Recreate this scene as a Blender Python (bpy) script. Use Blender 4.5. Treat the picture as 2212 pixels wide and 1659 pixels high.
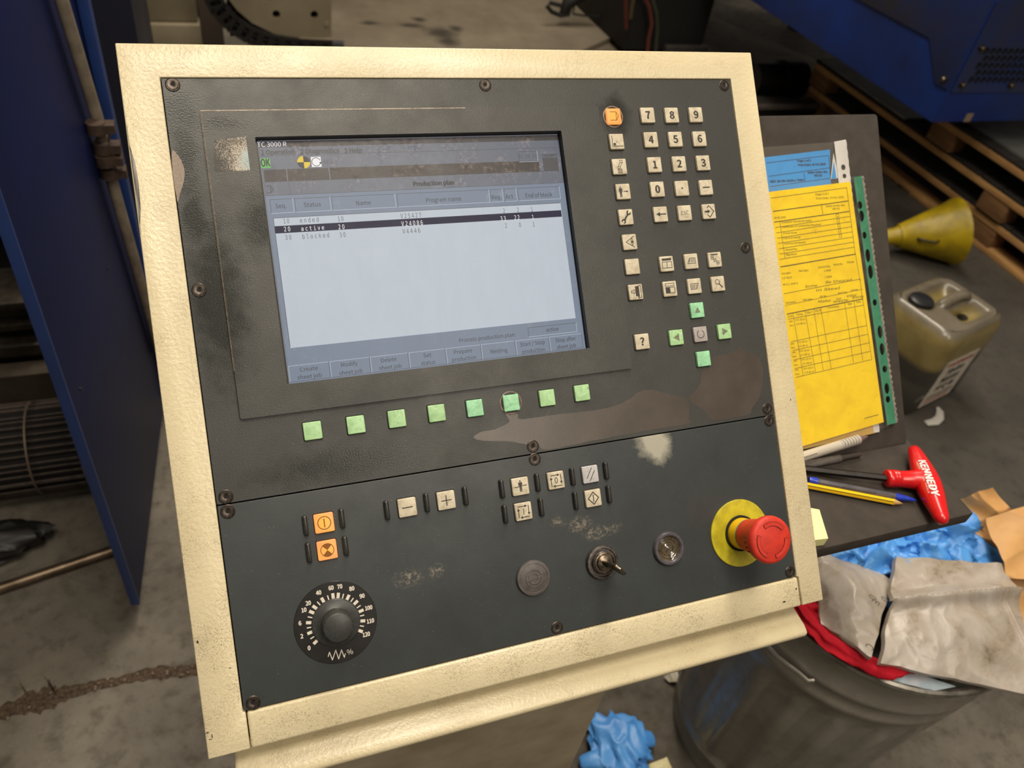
import bpy, bmesh, math, random, os
from mathutils import Vector, Matrix, noise, geometry
for _o in list(bpy.data.objects):
    bpy.data.objects.remove(_o, do_unlink=True)
S = bpy.context.scene
COL = S.collection
R_ = math.radians
# ------------------------------------------------------------------ camera, world, lamps, exposure
CAMH = 1.55                                        # eye height above the floor (m)
FPX, CX, CY = 1700.0, 1106.0, 829.5                # focal length of the phone in pixels of the 2212 px frame
CR = Vector((0.93885, -0.31639, 0.13585))          # camera right, down and forward in world axes
CD = Vector((-0.12275, -0.67617, -0.72645))
CF = Vector((0.32169, 0.66536, -0.67366))
cam = bpy.data.objects.new('camera', bpy.data.cameras.new('camera'))
COL.objects.link(cam)
mw = Matrix.Identity(4)
for i in range(3):
    mw[i][0] = CR[i]; mw[i][1] = -CD[i]; mw[i][2] = -CF[i]
mw[2][3] = CAMH
cam.matrix_world = mw
cam.data.sensor_fit = 'HORIZONTAL'; cam.data.sensor_width = 36.0
cam.data.lens = 36.0 * FPX / 2212.0
cam.data.clip_start = 0.02
cam.data.dof.use_dof = True
cam.data.dof.focus_distance = 0.66
cam.data.dof.aperture_fstop = 8.0
S.camera = cam

w = bpy.data.worlds.new('world'); S.world = w; w.use_nodes = True
w.node_tree.nodes['Background'].inputs[0].default_value = (1.0, 0.89, 0.75, 1)
w.node_tree.nodes['Background'].inputs[1].default_value = 0.16

def lamp(name, loc, aim, sx, sy, power, color):
    L = bpy.data.lights.new(name, 'AREA'); L.shape = 'RECTANGLE'; L.size = sx; L.size_y = sy
    L.energy = power; L.color = color
    o = bpy.data.objects.new(name, L); COL.objects.link(o); o.location = loc
    o.rotation_euler = (Vector(aim) - Vector(loc)).to_track_quat('-Z', 'Y').to_euler()
    return o
WARM = (1.0, 0.89, 0.74)
lamp('ceiling_light', (0.1, -0.15, 4.2), (0.15, 0.4, 0), 1.5, 0.9, 62, WARM)     # strip light overhead, seen in the gloss of the panel's top left
lamp('ceiling_light', (0.9, 2.1, 4.4), (0.6, 1.2, 0), 0.5, 2.6, 95, WARM)          # strip light over the aisle ahead
lamp('ceiling_light', (1.2, -2.2, 4.4), (0.9, 0.6, 0.4), 1.2, 2.4, 60, WARM)
lamp('ceiling_light', (1.85, 3.9, 4.6), (1.9, 3.9, 0), 0.5, 2.2, 115, WARM)          # unseen lamp added to brighten the floor and machine beyond

S.view_settings.view_transform = 'Standard'; S.view_settings.look = 'None'
S.view_settings.exposure = 0.0; S.view_settings.gamma = 1.0
S.view_settings.use_curve_mapping = False
S.cycles.max_bounces = 6; S.cycles.transparent_max_bounces = 12
S.cycles.use_denoising = True
S.cycles.sample_clamp_indirect = 4.0

# ------------------------------------------------------------------ measuring helpers
def ray(px, py):
    return CR * ((px - CX) / FPX) + CD * ((py - CY) / FPX) + CF
CAM0 = Vector((0, 0, CAMH))
def atz(px, py, z):
    v = ray(px, py); return CAM0 + v * ((z - CAMH) / v.z)
def aty(px, py, y):
    v = ray(px, py); return CAM0 + v * (y / v.y)
def atx(px, py, x):
    v = ray(px, py); return CAM0 + v * (x / v.x)

# the tilted operator panel: its own axes, origin at its top left corner
TILT = R_(44.519)
PO = Vector((-0.05766, 0.65161, 1.30104))
PU = Vector((0, math.cos(TILT), math.sin(TILT)))
PN = Vector((0, -math.sin(TILT), math.cos(TILT)))
def PP(px, py, h=0.0):
    v = ray(px, py); o = PO - CAM0
    s = ((o + PN * h) @ PN) / (v @ PN)
    q = v * s - o
    return (q.x, q @ PU)
def zoom(ox, oy, k):
    return lambda x, y: (ox + x / k, oy + y / k)

# ------------------------------------------------------------------ colours and materials
def lin(c):
    o = []
    for v in c[:3]:
        v = v / 255.0
        o.append(v / 12.92 if v <= 0.04045 else ((v + 0.055) / 1.055) ** 2.4)
    return (o[0], o[1], o[2], 1.0)
class NT:
    def __init__(s, name):
        s.m = bpy.data.materials.new(name); s.m.use_nodes = True
        s.t = s.m.node_tree; s.n = s.t.nodes
        s.p = s.n['Principled BSDF']; s.tc = None
    def link(s, a, b): s.t.links.new(a, b)
    def coord(s):
        if not s.tc: s.tc = s.n.new('ShaderNodeTexCoord')
        return s.tc.outputs['Object']
    def noise(s, scale, detail=3, rough=0.5, dist=0.0, stretch=None):
        x = s.n.new('ShaderNodeTexNoise'); x.inputs['Scale'].default_value = scale
        x.inputs['Detail'].default_value = detail; x.inputs['Roughness'].default_value = rough
        x.inputs['Distortion'].default_value = dist
        c = s.coord()
        if stretch:
            mp = s.n.new('ShaderNodeMapping'); mp.inputs['Scale'].default_value = stretch
            s.link(c, mp.inputs['Vector']); c = mp.outputs[0]
        s.link(c, x.inputs['Vector']); return x.outputs['Fac']
    def voro(s, scale, feature='F1'):
        x = s.n.new('ShaderNodeTexVoronoi'); x.inputs['Scale'].default_value = scale; x.feature = feature
        s.link(s.coord(), x.inputs['Vector']); return x.outputs['Distance']
    def ramp(s, f, a, b, ca=(0, 0, 0, 1), cb=(1, 1, 1, 1)):
        x = s.n.new('ShaderNodeValToRGB')
        x.color_ramp.elements[0].position = a; x.color_ramp.elements[1].position = b
        x.color_ramp.elements[0].color = ca; x.color_ramp.elements[1].color = cb
        s.link(f, x.inputs[0]); return x.outputs[0]
    def mix(s, f, a, b, mode='MIX'):
        x = s.n.new('ShaderNodeMix'); x.data_type = 'RGBA'; x.blend_type = mode
        for v, i in ((f, 0), (a, 6), (b, 7)):
            if isinstance(v, (int, float)): x.inputs[i].default_value = v
            elif isinstance(v, tuple): x.inputs[i].default_value = v
            else: s.link(v, x.inputs[i])
        return x.outputs[2]
    def math(s, op, a, b=0.0):
        x = s.n.new('ShaderNodeMath'); x.operation = op
        for v, i in ((a, 0), (b, 1)):
            if isinstance(v, (int, float)): x.inputs[i].default_value = v
            else: s.link(v, x.inputs[i])
        return x.outputs[0]
    def blob(s, c, r, warp, inner=0.6):
        # soft round stain at c (object axes) with radii r, its edge broken up by warp
        mp = s.n.new('ShaderNodeMapping'); mp.vector_type = 'POINT'
        mp.inputs['Location'].default_value = tuple(-c[i] / r[i] for i in range(3))
        mp.inputs['Scale'].default_value = tuple(1.0 / v for v in r)
        s.link(s.coord(), mp.inputs['Vector'])
        ln = s.n.new('ShaderNodeVectorMath'); ln.operation = 'LENGTH'
        s.link(mp.outputs[0], ln.inputs[0])
        d = s.math('ADD', ln.outputs['Value'], s.math('MULTIPLY', s.math('SUBTRACT', warp, 0.5), 1.1))
        return s.ramp(d, inner, 1.0, (1, 1, 1, 1), (0, 0, 0, 1))
    def bump(s, f, strength, dist, prev=None):
        x = s.n.new('ShaderNodeBump'); x.inputs['Strength'].default_value = strength
        x.inputs['Distance'].default_value = dist
        s.link(f, x.inputs['Height'])
        if prev: s.link(prev, x.inputs['Normal'])
        return x.outputs[0]
    def set(s, k, v):
        if isinstance(v, (int, float, tuple)): s.p.inputs[k].default_value = v
        else: s.link(v, s.p.inputs[k])
        return s
_mc = {}
def M(name, c, c2=None, sc=20, lo=0.4, hi=0.65, rough=0.5, metal=0.0, bump=None, det=3, coat=0.0,
      emit=None, es=0.0, spec=0.5, trans=0.0, alpha=1.0, stretch=None):
    if name in _mc: return _mc[name]
    t = NT(name)
    if c2 is not None:
        t.set('Base Color', t.mix(t.ramp(t.noise(sc, det, 0.6, 0.0, stretch), lo, hi), lin(c), lin(c2)))
    else:
        t.set('Base Color', lin(c))
    t.set('Roughness', rough).set('Metallic', metal).set('Specular IOR Level', spec)
    if coat: t.set('Coat Weight', coat).set('Coat Roughness', 0.15)
    if bump: t.set('Normal', t.bump(t.noise(bump[0], 3, 0.55), bump[1], bump[2]))
    if emit: t.set('Emission Color', lin(emit)).set('Emission Strength', es)
    if trans: t.set('Transmission Weight', trans)
    if alpha < 1: t.set('Alpha', alpha)
    _mc[name] = t.m
    return t.m

# ------------------------------------------------------------------ mesh builder
class MB:
    def __init__(s): s.v = []; s.f = []; s.mi = []; s.X = None
    def _p(s, p):
        p = Vector(p)
        return s.X @ p if s.X is not None else p
    def add(s, vs, fs, m=0):
        k = len(s.v); s.v += [s._p(p) for p in vs]
        for f in fs: s.f.append([k + i for i in f]); s.mi.append(m)
        return s
    def box(s, a, b, m=0):
        (x0, y0, z0), (x1, y1, z1) = a, b
        return s.add([(x0, y0, z0), (x1, y0, z0), (x1, y1, z0), (x0, y1, z0), (x0, y0, z1), (x1, y0, z1), (x1, y1, z1), (x0, y1, z1)],
                     [(0, 3, 2, 1), (4, 5, 6, 7), (0, 1, 5, 4), (1, 2, 6, 5), (2, 3, 7, 6), (3, 0, 4, 7)], m)
    def prism(s, pts, z0, z1, m=0, bev=0.0, mb=None):
        # extruded outline, top edge rounded off by bev
        n = len(pts)
        rings = [(pts, z0)]
        if bev > 0:
            cx = sum(p[0] for p in pts) / n; cy = sum(p[1] for p in pts) / n
            def inset(d):
                o = []
                for i in range(n):
                    a, b, c = Vector(pts[i - 1][:2]), Vector(pts[i][:2]), Vector(pts[(i + 1) % n][:2])
                    e1 = (b - a); e2 = (c - b)
                    e1 = e1.normalized() if e1.length > 1e-9 else e2.normalized()
                    e2 = e2.normalized() if e2.length > 1e-9 else e1
                    n1 = Vector((-e1.y, e1.x)); n2 = Vector((-e2.y, e2.x))
                    k = n1 + n2; k = k / max(0.3, k.length_squared) * 2.0 if k.length > 1e-6 else n1
                    o.append((b.x + k.x * d, b.y + k.y * d))
                return o
            for a in (0.0, 0.35, 0.7, 1.0):
                t = a * math.pi / 2
                rings.append((inset(bev * (1 - math.cos(t))), z1 - bev + bev * math.sin(t)))
        else:
            rings.append((pts, z1))
        vs = []; fs = []
        for r, z in rings: vs += [(p[0], p[1], z) for p in r]
        for k in range(len(rings) - 1):
            for i in range(n):
                j = (i + 1) % n
                fs.append((k * n + i, k * n + j, (k + 1) * n + j, (k + 1) * n + i))
        fs.append(tuple(range(n))[::-1]); fs.append(tuple((len(rings) - 1) * n + i for i in range(n)))
        return s.add(vs, fs, m)
    def flat(s, pts, z, m=0):
        return s.add([(p[0], p[1], z) for p in pts], [tuple(range(len(pts)))], m)
    def rect(s, x0, y0, x1, y1, z, m=0):
        return s.flat([(x0, y0), (x1, y0), (x1, y1), (x0, y1)], z, m)
    def frame(s, x0, y0, x1, y1, w_, z, m=0, m2=None):
        # thin outline; m2 = colour of the right and bottom sides
        m2 = m if m2 is None else m2
        s.rect(x0, y1 - w_, x1, y1, z, m); s.rect(x0, y0, x0 + w_, y1, z, m)
        s.rect(x0, y0, x1, y0 + w_, z + 1e-6, m2); s.rect(x1 - w_, y0, x1, y1, z + 1e-6, m2)
        return s
    def stroke(s, pts, w_, z, m=0, closed=False):
        P = [Vector((p[0], p[1])) for p in pts]
        n = len(P); rng = range(n if closed else n - 1)
        for i in rng:
            a, b = P[i], P[(i + 1) % n]; d = b - a
            if d.length < 1e-9: continue
            d.normalize(); q = Vector((-d.y, d.x)) * w_ / 2; e = d * w_ * 0.35
            s.flat([a - q - e, b - q + e, b + q + e, a + q - e], z + i * 2e-7, m)
        return s
    def disc(s, cx, cy, r, z, m=0, seg=24, r0=None, a0=0.0, a1=2 * math.pi):
        full = abs(a1 - a0 - 2 * math.pi) < 1e-6
        A = [a0 + (a1 - a0) * i / seg for i in range(seg if full else seg + 1)]
        if r0 is None:
            pts = [(cx + r * math.cos(a), cy + r * math.sin(a)) for a in A]
            if not full: pts = [(cx, cy)] + pts
            return s.flat(pts, z, m)
        n = len(A)
        vs = [(cx + r * math.cos(a), cy + r * math.sin(a), z) for a in A] + [(cx + r0 * math.cos(a), cy + r0 * math.sin(a), z) for a in A]
        fs = [(i, (i + 1) % n, n + (i + 1) % n, n + i) for i in range(n if full else n - 1)]
        return s.add(vs, fs, m)
    def lathe(s, prof, seg=32, c=(0, 0, 0), m=0, close=True, mats=None):
        # profile of (radius, z) turned about the z axis
        n = len(prof); vs = []; fs = []
        for r, z in prof:
            for k in range(seg):
                a = 2 * math.pi * k / seg
                vs.append((c[0] + r * math.cos(a), c[1] + r * math.sin(a), c[2] + z))
        b = len(s.v)
        s.v += [s._p(p) for p in vs]
        for i in range(n - 1):
            for k in range(seg):
                j = (k + 1) % seg
                s.f.append([b + i * seg + k, b + i * seg + j, b + (i + 1) * seg + j, b + (i + 1) * seg + k])
                s.mi.append(mats[i] if mats else m)
        if close:
            s.f.append([b + k for k in range(seg)][::-1]); s.mi.append(mats[0] if mats else m)
            s.f.append([b + (n - 1) * seg + k for k in range(seg)]); s.mi.append(mats[-1] if mats else m)
        return s
    def tube(s, pts, r, seg=10, m=0, caps=True, flat=1.0, spin=0.0):
        P = [Vector(p) for p in pts]; n = len(P)
        rr = r if isinstance(r, (list, tuple)) else [r] * n
        up = None; vs = []; fs = []
        for i in range(n):
            d = (P[min(i + 1, n - 1)] - P[max(i - 1, 0)])
            d = d.normalized() if d.length > 1e-9 else Vector((0, 0, 1))
            if up is None:
                up = Vector((0, 0, 1)) if abs(d.z) < 0.9 else Vector((1, 0, 0))
            x = up.cross(d); x = x.normalized() if x.length > 1e-6 else Vector((1, 0, 0)).cross(d).normalized()
            y = d.cross(x); up = y
            for k in range(seg):
                a = 2 * math.pi * k / seg + spin
                vs.append(P[i] + x * (math.cos(a) * rr[i]) + y * (math.sin(a) * rr[i] * flat))
        for i in range(n - 1):
            for k in range(seg):
                j = (k + 1) % seg
                fs.append((i * seg + k, i * seg + j, (i + 1) * seg + j, (i + 1) * seg + k))
        if caps:
            fs.append(tuple(range(seg))[::-1]); fs.append(tuple((n - 1) * seg + k for k in range(seg)))
        return s.add(vs, fs, m)
    def grid(s, fn, nu, nv, m=0, wrap=False):
        vs = [fn(i / nu, j / nv) for j in range(nv + 1) for i in range(nu + 1)]
        fs = [(j * (nu + 1) + i, j * (nu + 1) + i + 1, (j + 1) * (nu + 1) + i + 1, (j + 1) * (nu + 1) + i) for j in range(nv) for i in range(nu)]
        return s.add(vs, fs, m)
    def plate(s, outline, holes, z0, z1, m=0, mh=None):
        # flat sheet with real holes
        pts = []; edges = []; mh = m if mh is None else mh
        for lp in [outline] + holes:
            k = len(pts); pts += [Vector((p[0], p[1])) for p in lp]
            edges += [(k + i, k + (i + 1) % len(lp)) for i in range(len(lp))]
        r = geometry.delaunay_2d_cdt(pts, edges, [], 1, 1e-7)
        V, F = r[0], r[2]
        def inside(p, lp):
            c = False; j = len(lp) - 1
            for i in range(len(lp)):
                xi, yi = lp[i][0], lp[i][1]; xj, yj = lp[j][0], lp[j][1]
                if (yi > p.y) != (yj > p.y) and p.x < (xj - xi) * (p.y - yi) / (yj - yi) + xi: c = not c
                j = i
            return c
        keep = []
        for f in F:
            c = (V[f[0]] + V[f[1]] + V[f[2]]) / 3
            if inside(c, outline) and not any(inside(c, h) for h in holes):
                a, b, d = V[f[0]], V[f[1]], V[f[2]]
                keep.append(tuple(f) if (b - a).cross(d - a) > 0 else (f[0], f[2], f[1]))
        s.add([(v.x, v.y, z1) for v in V], keep, m)
        s.add([(v.x, v.y, z0) for v in V], [f[::-1] for f in keep], m)
        for q, lp in enumerate([outline] + holes):
            n = len(lp)
            s.add([(p[0], p[1], z0) for p in lp] + [(p[0], p[1], z1) for p in lp], [(i, (i + 1) % n, n + (i + 1) % n, n + i) for i in range(n)], m if q == 0 else mh)
        return s
    def text(s, body, x, y, h, z=0.0, m=0, width=None, align='L', bold=False, mono=False, fn=None, shear=0.0):
        # lettering of cap height h; baseline start (x, y); width = fit to that length
        k = h / CAPH['mono' if mono else 'sans']; cells = []; cur = 0.0
        for ch in (body.replace('0', 'O') if mono else body):
            g = glyph(ch, 'mono' if mono else bold); adv = 0.62 if mono else g[2]
            off = (0.62 - g[2]) / 2 if mono else 0.0
            cells.append((g, cur + off)); cur += adv
        tot = cur * k
        kx = k * (width / tot) if width else k
        x0 = x - (cur * kx if align == 'R' else cur * kx / 2 if align == 'C' else 0)
        for g, o in cells:
            vs = []
            for vx, vy in g[0]:
                q = (x0 + (o + vx) * kx + shear * vy * k, y + vy * k, z)
                vs.append(fn(q) if fn else q)
            s.add(vs, g[1], m)
            if bold:                        # heavier strokes: the outline laid down again, shifted a hair
                for dx_, dy_, dz_ in ((.020, 0, 2e-6), (-.020, 0, 4e-6), (0, .014, 6e-6), (0, -.014, 8e-6)):
                    vs = []
                    for vx, vy in g[0]:
                        q = (x0 + (o + vx + dx_) * kx + shear * vy * k, y + (vy + dy_) * k, z + dz_)
                        vs.append(fn(q) if fn else q)
                    s.add(vs, g[1], m)
        return s
    def build(s, name, mats, parent=None, loc=None, rot=None, smooth=40, bevel=0.0, seg=2, solid=0.0, recalc=True):
        me = bpy.data.meshes.new(name)
        me.from_pydata([tuple(p) for p in s.v], [], s.f)
        if not isinstance(mats, (list, tuple)): mats = [mats]
        for q in mats: me.materials.append(q)
        for p, i in zip(me.polygons, s.mi): p.material_index = min(i, len(mats) - 1)
        if bevel or recalc:
            bm = bmesh.new(); bm.from_mesh(me)
            if recalc:
                bmesh.ops.recalc_face_normals(bm, faces=bm.faces)
            if bevel:
                ed = [e for e in bm.edges if len(e.link_faces) == 2 and e.calc_face_angle(0) > 0.5]
                bmesh.ops.bevel(bm, geom=ed, offset=bevel, segments=seg, profile=0.5, affect='EDGES', clamp_overlap=True)
            bm.to_mesh(me); bm.free()
        if smooth:
            me.shade_smooth(); me.set_sharp_from_angle(angle=R_(smooth))
        o = bpy.data.objects.new(name, me); COL.objects.link(o)
        if parent: o.parent = parent
        if loc is not None: o.location = loc
        if rot is not None: o.rotation_euler = rot
        return o

# lettering: the outline of each character taken once from the built-in font
_gl = {}
_fonts = {}
SANS = 'Noto Sans CJK Regular.woff2'
def _font(fname):
    # Blender's own interface fonts; its built-in vector font where they are missing
    if fname not in _fonts:
        try: _fonts[fname] = bpy.data.fonts.load(os.path.join(bpy.utils.resource_path('LOCAL'), 'datafiles', 'fonts', fname))
        except Exception: _fonts[fname] = None
    return _fonts[fname]
def _glyph_raw(body, bold):
    c = bpy.data.curves.new('g', 'FONT'); c.body = body
    if bold == 'mono':
        if _font('DejaVuSansMono.woff2'): c.font = _font('DejaVuSansMono.woff2')
    elif _font(SANS): c.font = _font(SANS)
    c.size = 1.0; c.resolution_u = 3
    o = bpy.data.objects.new('g', c); COL.objects.link(o)
    dg = bpy.context.evaluated_depsgraph_get()
    me = bpy.data.meshes.new_from_object(o.evaluated_get(dg))
    vs = [(v.co.x, v.co.y) for v in me.vertices]; fs = [tuple(p.vertices) for p in me.polygons]
    bpy.data.objects.remove(o); bpy.data.curves.remove(c); bpy.data.meshes.remove(me)
    return vs, fs
_HH = {}
def glyph(ch, bold=False):
    if (ch, bold) in _gl: return _gl[(ch, bold)]
    kd = 'mono' if bold == 'mono' else False
    if kd not in _HH: _HH[kd] = max(v[0] for v in _glyph_raw('HH', kd)[0])
    adv = max(v[0] for v in _glyph_raw('H' + ch + 'H', kd)[0]) - _HH[kd]
    if ch == ' ': r = ([], [], adv)
    else:
        vs, fs = _glyph_raw(ch, bold); r = (vs, fs, adv)
    _gl[(ch, bold)] = r
    return r
CAPH = {'sans': max(v[1] for v in _glyph_raw('H', False)[0]), 'mono': max(v[1] for v in _glyph_raw('H', 'mono')[0])}

def rrect(x0, y0, x1, y1, r, n=4):
    o = []
    for cx, cy, a in ((x1 - r, y0 + r, -90), (x1 - r, y1 - r, 0), (x0 + r, y1 - r, 90), (x0 + r, y0 + r, 180)):
        for k in range(n + 1):
            t = R_(a + 90.0 * k / n); o.append((cx + r * math.cos(t), cy + r * math.sin(t)))
    return o
def circ(cx, cy, r, n=20, ry=None):
    return [(cx + r * math.cos(2 * math.pi * k / n), cy + (ry or r) * math.sin(2 * math.pi * k / n)) for k in range(n)]

# ------------------------------------------------------------------ scene bookkeeping
def tag(o, label, cat, group=None, kind=None):
    o['label'] = label; o['category'] = cat
    if group: o['group'] = group
    if kind: o['kind'] = kind
    return o
def thing(name, label, cat, loc=(0, 0, 0), rot=(0, 0, 0), group=None):
    o = bpy.data.objects.new(name, None); COL.objects.link(o); o.empty_display_size = 0.05
    o.location = loc; o.rotation_euler = rot
    return tag(o, label, cat, group)
def struct(o):
    o['kind'] = 'structure'; return o
def at_root(mb, root):
    # world-space builder -> local to its thing
    inv = Matrix.Translation(-root.location)
    mb.v = [inv @ p for p in mb.v]; return mb
# ------------------------------------------------------------------ floor
def floor_mat():
    t = NT('concrete')
    a = t.noise(3.0, 6, 0.65); b = t.noise(26, 5, 0.6); c = t.noise(1.1, 3); d = t.noise(120, 3, 0.6)
    col = t.mix(t.ramp(a, 0.35, 0.68), lin((78, 73, 65)), lin((116, 109, 97)))
    col = t.mix(t.math('MULTIPLY', t.ramp(b, 0.50, 0.70), 0.6), col, lin((60, 55, 47)))
    col = t.mix(t.math('MULTIPLY', t.ramp(d, 0.6, 0.75), 0.5), col, lin((52, 47, 40)))
    # darker ground right of the console: one wide soft patch and one small
    st_ = t.noise(5.5, 5, .7, .5); col = t.mix(t.math('MULTIPLY', t.ramp(st_, .56, .74), .6), col, lin((46, 42, 37)))
    mask = t.blob((1.8, 1.9, 0), (1.95, 2.2, 9), c, 0.45)
    col = t.mix(t.math('MULTIPLY', mask, 0.72), col, lin((50, 47, 43)))
    m2 = t.blob((0.62, 0.52, 0), (0.42, 0.42, 9), a, 0.3)
    col = t.mix(t.math('MULTIPLY', m2, 0.6), col, lin((60, 52, 40)))
    t.set('Base Color', col).set('Roughness', t.ramp(b, 0.3, 0.7, (0.6, 0.6, 0.6, 1), (0.9, 0.9, 0.9, 1)))
    t.set('Normal', t.bump(d, 0.35, 0.002, t.bump(b, 0.25, 0.006)))
    return t.m
mb = MB(); mb.rect(-6, -3, 10, 9, 0)
floor = struct(mb.build('floor', floor_mat(), smooth=0))
# broken joint across the slab, filled with dark rubble
mb = MB(); rnd = random.Random(3)
CRK = [(-160, 1575, 20), (0, 1540, 22), (55, 1520, 30), (100, 1512, 38), (150, 1495, 20), (205, 1482, 17), (260, 1470, 14), (315, 1455, 20), (360, 1453, 20), (415, 1448, 17), (480, 1438, 15), (560, 1428, 15)]
up = []; dn = []
for k in range(len(CRK) - 1):
    (xa, ya, wa), (xb, yb, wb) = CRK[k], CRK[k + 1]
    for q in range(6):
        f = q / 6; x = xa + (xb - xa) * f; y = ya + (yb - ya) * f; ww = (wa + (wb - wa) * f) * 0.74
        up.append(atz(x + rnd.uniform(-3, 3), y - ww * rnd.uniform(.7, 1.15), 0.0008)); dn.append(atz(x + rnd.uniform(-3, 3), y + ww * rnd.uniform(.7, 1.15), 0.0008))
n = len(up)
mb.add(up + dn, [(i, i + 1, n + i + 1, n + i) for i in range(n - 1)])
for bx, by, tx, ty, ww in ((62, 1505, 42, 1474, 5), (112, 1500, 105, 1466, 9), (122, 1500, 95, 1460, 3)):
    mb.add([atz(bx - ww, by, .0009), atz(tx - 1, ty, .0009), atz(tx + 2, ty + 2, .0009), atz(bx + ww, by, .0009)], [(0, 1, 2, 3)])
mb.build('crack_filling', M('rubble', (54, 42, 32), (92, 76, 60), 160, 0.35, 0.65, 0.95, bump=(260, 1.0, 0.004)), floor)
mb = MB()
for k in range(46):
    i = rnd.randrange(n); p = up[i].lerp(dn[i], rnd.random()); s_ = rnd.uniform(.0015, .004)
    mb.lathe([(s_ * .3, 0), (s_, s_ * .4), (s_ * .8, s_ * .9), (s_ * .2, s_ * 1.2)], 5, p)
o = mb.build('crack_grit', M('grit', (128, 114, 96), (76, 63, 48), 300, rough=.9), floor); o['kind'] = 'stuff'

# ------------------------------------------------------------------ operator console
def cream_mat():
    t = NT('cream_paint')
    n1 = t.noise(330, 1.2, 0.45); n2 = t.noise(950, 1.5, 0.55, .3); big = t.noise(9, 4, 0.6); mid = t.noise(30, 4, 0.6); sm = t.noise(1500, 2, 0.6)
    col = t.mix(t.ramp(big, 0.35, 0.7), lin((222, 209, 174)), lin((212, 198, 161)))
    # grime caught in the crevices of the wrinkled paint, thickest low down and at the left
    crev = t.ramp(t.math('ABSOLUTE', t.math('SUBTRACT', n1, 0.47)), 0.006, 0.028, (1, 1, 1, 1), (0, 0, 0, 1))
    where = t.ramp(t.math('ADD', mid, t.math('SUBTRACT', big, 0.5)), 0.44, 0.66)
    col = t.mix(t.math('MULTIPLY', t.math('MULTIPLY', crev, where), t.ramp(sm, .35, .6, (0, 0, 0, 1), (.55, .55, .55, 1))), col, lin((104, 88, 60)))
    sp = t.n.new('ShaderNodeSeparateXYZ'); t.link(t.coord(), sp.inputs[0])
    low = t.ramp(t.math('ADD', t.math('MULTIPLY', sp.outputs['Y'], -1.0), t.math('MULTIPLY', t.math('SUBTRACT', big, .5), .5)), .12, .40)
    pits = t.math('MULTIPLY', t.ramp(n2, .35, .44, (1, 1, 1, 1), (0, 0, 0, 1)), t.ramp(mid, .36, .6))
    col = t.mix(t.math('MULTIPLY', t.math('MULTIPLY', pits, low), .55), col, lin((108, 92, 64)))
    col = t.mix(t.math('MULTIPLY', t.ramp(mid, 0.56, 0.78), 0.22), col, lin((136, 120, 88)))
    t.set('Base Color', col).set('Roughness', t.ramp(big, .3, .7, (.22, .22, .22, 1), (.36, .36, .36, 1))).set('Specular IOR Level', 0.6)
    t.set('Normal', t.bump(n1, 0.30, 0.0009, t.bump(n2, 0.25, 0.0005)))
    return t.m
def panel_mat(name, base, lower=False):
    t = NT(name)
    fine = t.noise(900, 2, 0.55); mid = t.noise(22, 5, 0.65); sm = t.noise(70, 4, 0.6)
    col = t.mix(t.ramp(mid, 0.35, 0.7), lin(base), lin(tuple(c * 0.84 for c in base)))
    if lower:
        st = t.blob((*PP(1416, 958), 0), (0.0215, 0.0190, 9), sm, 0.5)
        col = t.mix(t.math('MULTIPLY', st, 0.74), col, lin((192, 188, 170)))
        sc2 = t.noise(420, 4, 0.7)
        for c, r in (((*PP(1252, 1134), 0), (0.016, 0.008, 9)), ((*PP(1287, 1152), 0), (0.014, 0.008, 9)), ((*PP(1318, 1143), 0), (0.014, 0.006, 9)), ((*PP(885, 1250), 0), (0.015, 0.009, 9)), ((*PP(943, 1234), 0), (0.009, 0.007, 9)), ((*PP(1205, 1129), 0), (0.008, 0.005, 9))):
            b = t.blob(c, r, sm, 0.2)
            col = t.mix(t.math('MULTIPLY', t.math('MULTIPLY', b, t.ramp(sc2, 0.47, 0.62)), 0.8), col, lin((150, 140, 124)))
        rgh = t.ramp(mid, 0.3, 0.75, (.42, .42, .42, 1), (.56, .56, .56, 1))
    else:
        # greasy hand marks: smooth and darker where the panel is touched
        rgh0 = t.ramp(mid, 0.3, 0.75, (.36, .36, .36, 1), (.50, .50, .50, 1)); gr = None
        for c, r in (((*PP(392, 232), 0), (.024, .030, 9)), ((*PP(400, 330), 0), (.016, .040, 9)), ((*PP(420, 470), 0), (.016, .045, 9)), ((*PP(490, 268), 0), (.026, .010, 9)), ((*PP(1332, 250), 0), (.020, .024, 9)), ((*PP(560, 480), 0), (.02, .035, 9)), ((*PP(760, 1000), 0), (.09, .02, 9)), ((*PP(470, 640), 0), (.03, .09, 9))):
            b = t.blob(c, r, sm, 0.3); gr = b if gr is None else t.math('MAXIMUM', gr, b)
        rgh = t.mix(gr, rgh0, (.20, .20, .20, 1)); col = t.mix(t.math('MULTIPLY', gr, .6), col, lin((40, 43, 40)))
        t.set('Specular IOR Level', t.ramp(gr, 0, 1, (.5, .5, .5, 1), (.28, .28, .28, 1)))
    dust = t.ramp(t.voro(330), 0.05, 0.085, (1, 1, 1, 1), (0, 0, 0, 1))
    col = t.mix(t.math('MULTIPLY', t.math('MULTIPLY', dust, t.ramp(t.noise(60, 3), 0.52, 0.62)), 0.6), col, lin((190, 182, 165)))
    t.set('Base Color', col).set('Roughness', rgh)
    t.set('Normal', t.bump(fine, 0.18 if lower else 0.34, 0.0004))
    return t.m
CREAM = cream_mat()
UPPER = panel_mat('upper_panel_paint', (62, 63, 60)); LOWER = panel_mat('lower_panel_paint', (60, 65, 66), True)
BEZEL = panel_mat('bezel_paint', (64, 64, 61))
BLACK = M('matt_black', (14, 14, 14), rough=.8)
CHROME = M('worn_bright_edge', (128, 124, 120), (70, 67, 64), 260, .4, .6, .35, metal=.8, stretch=(1, .08, 1))

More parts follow.
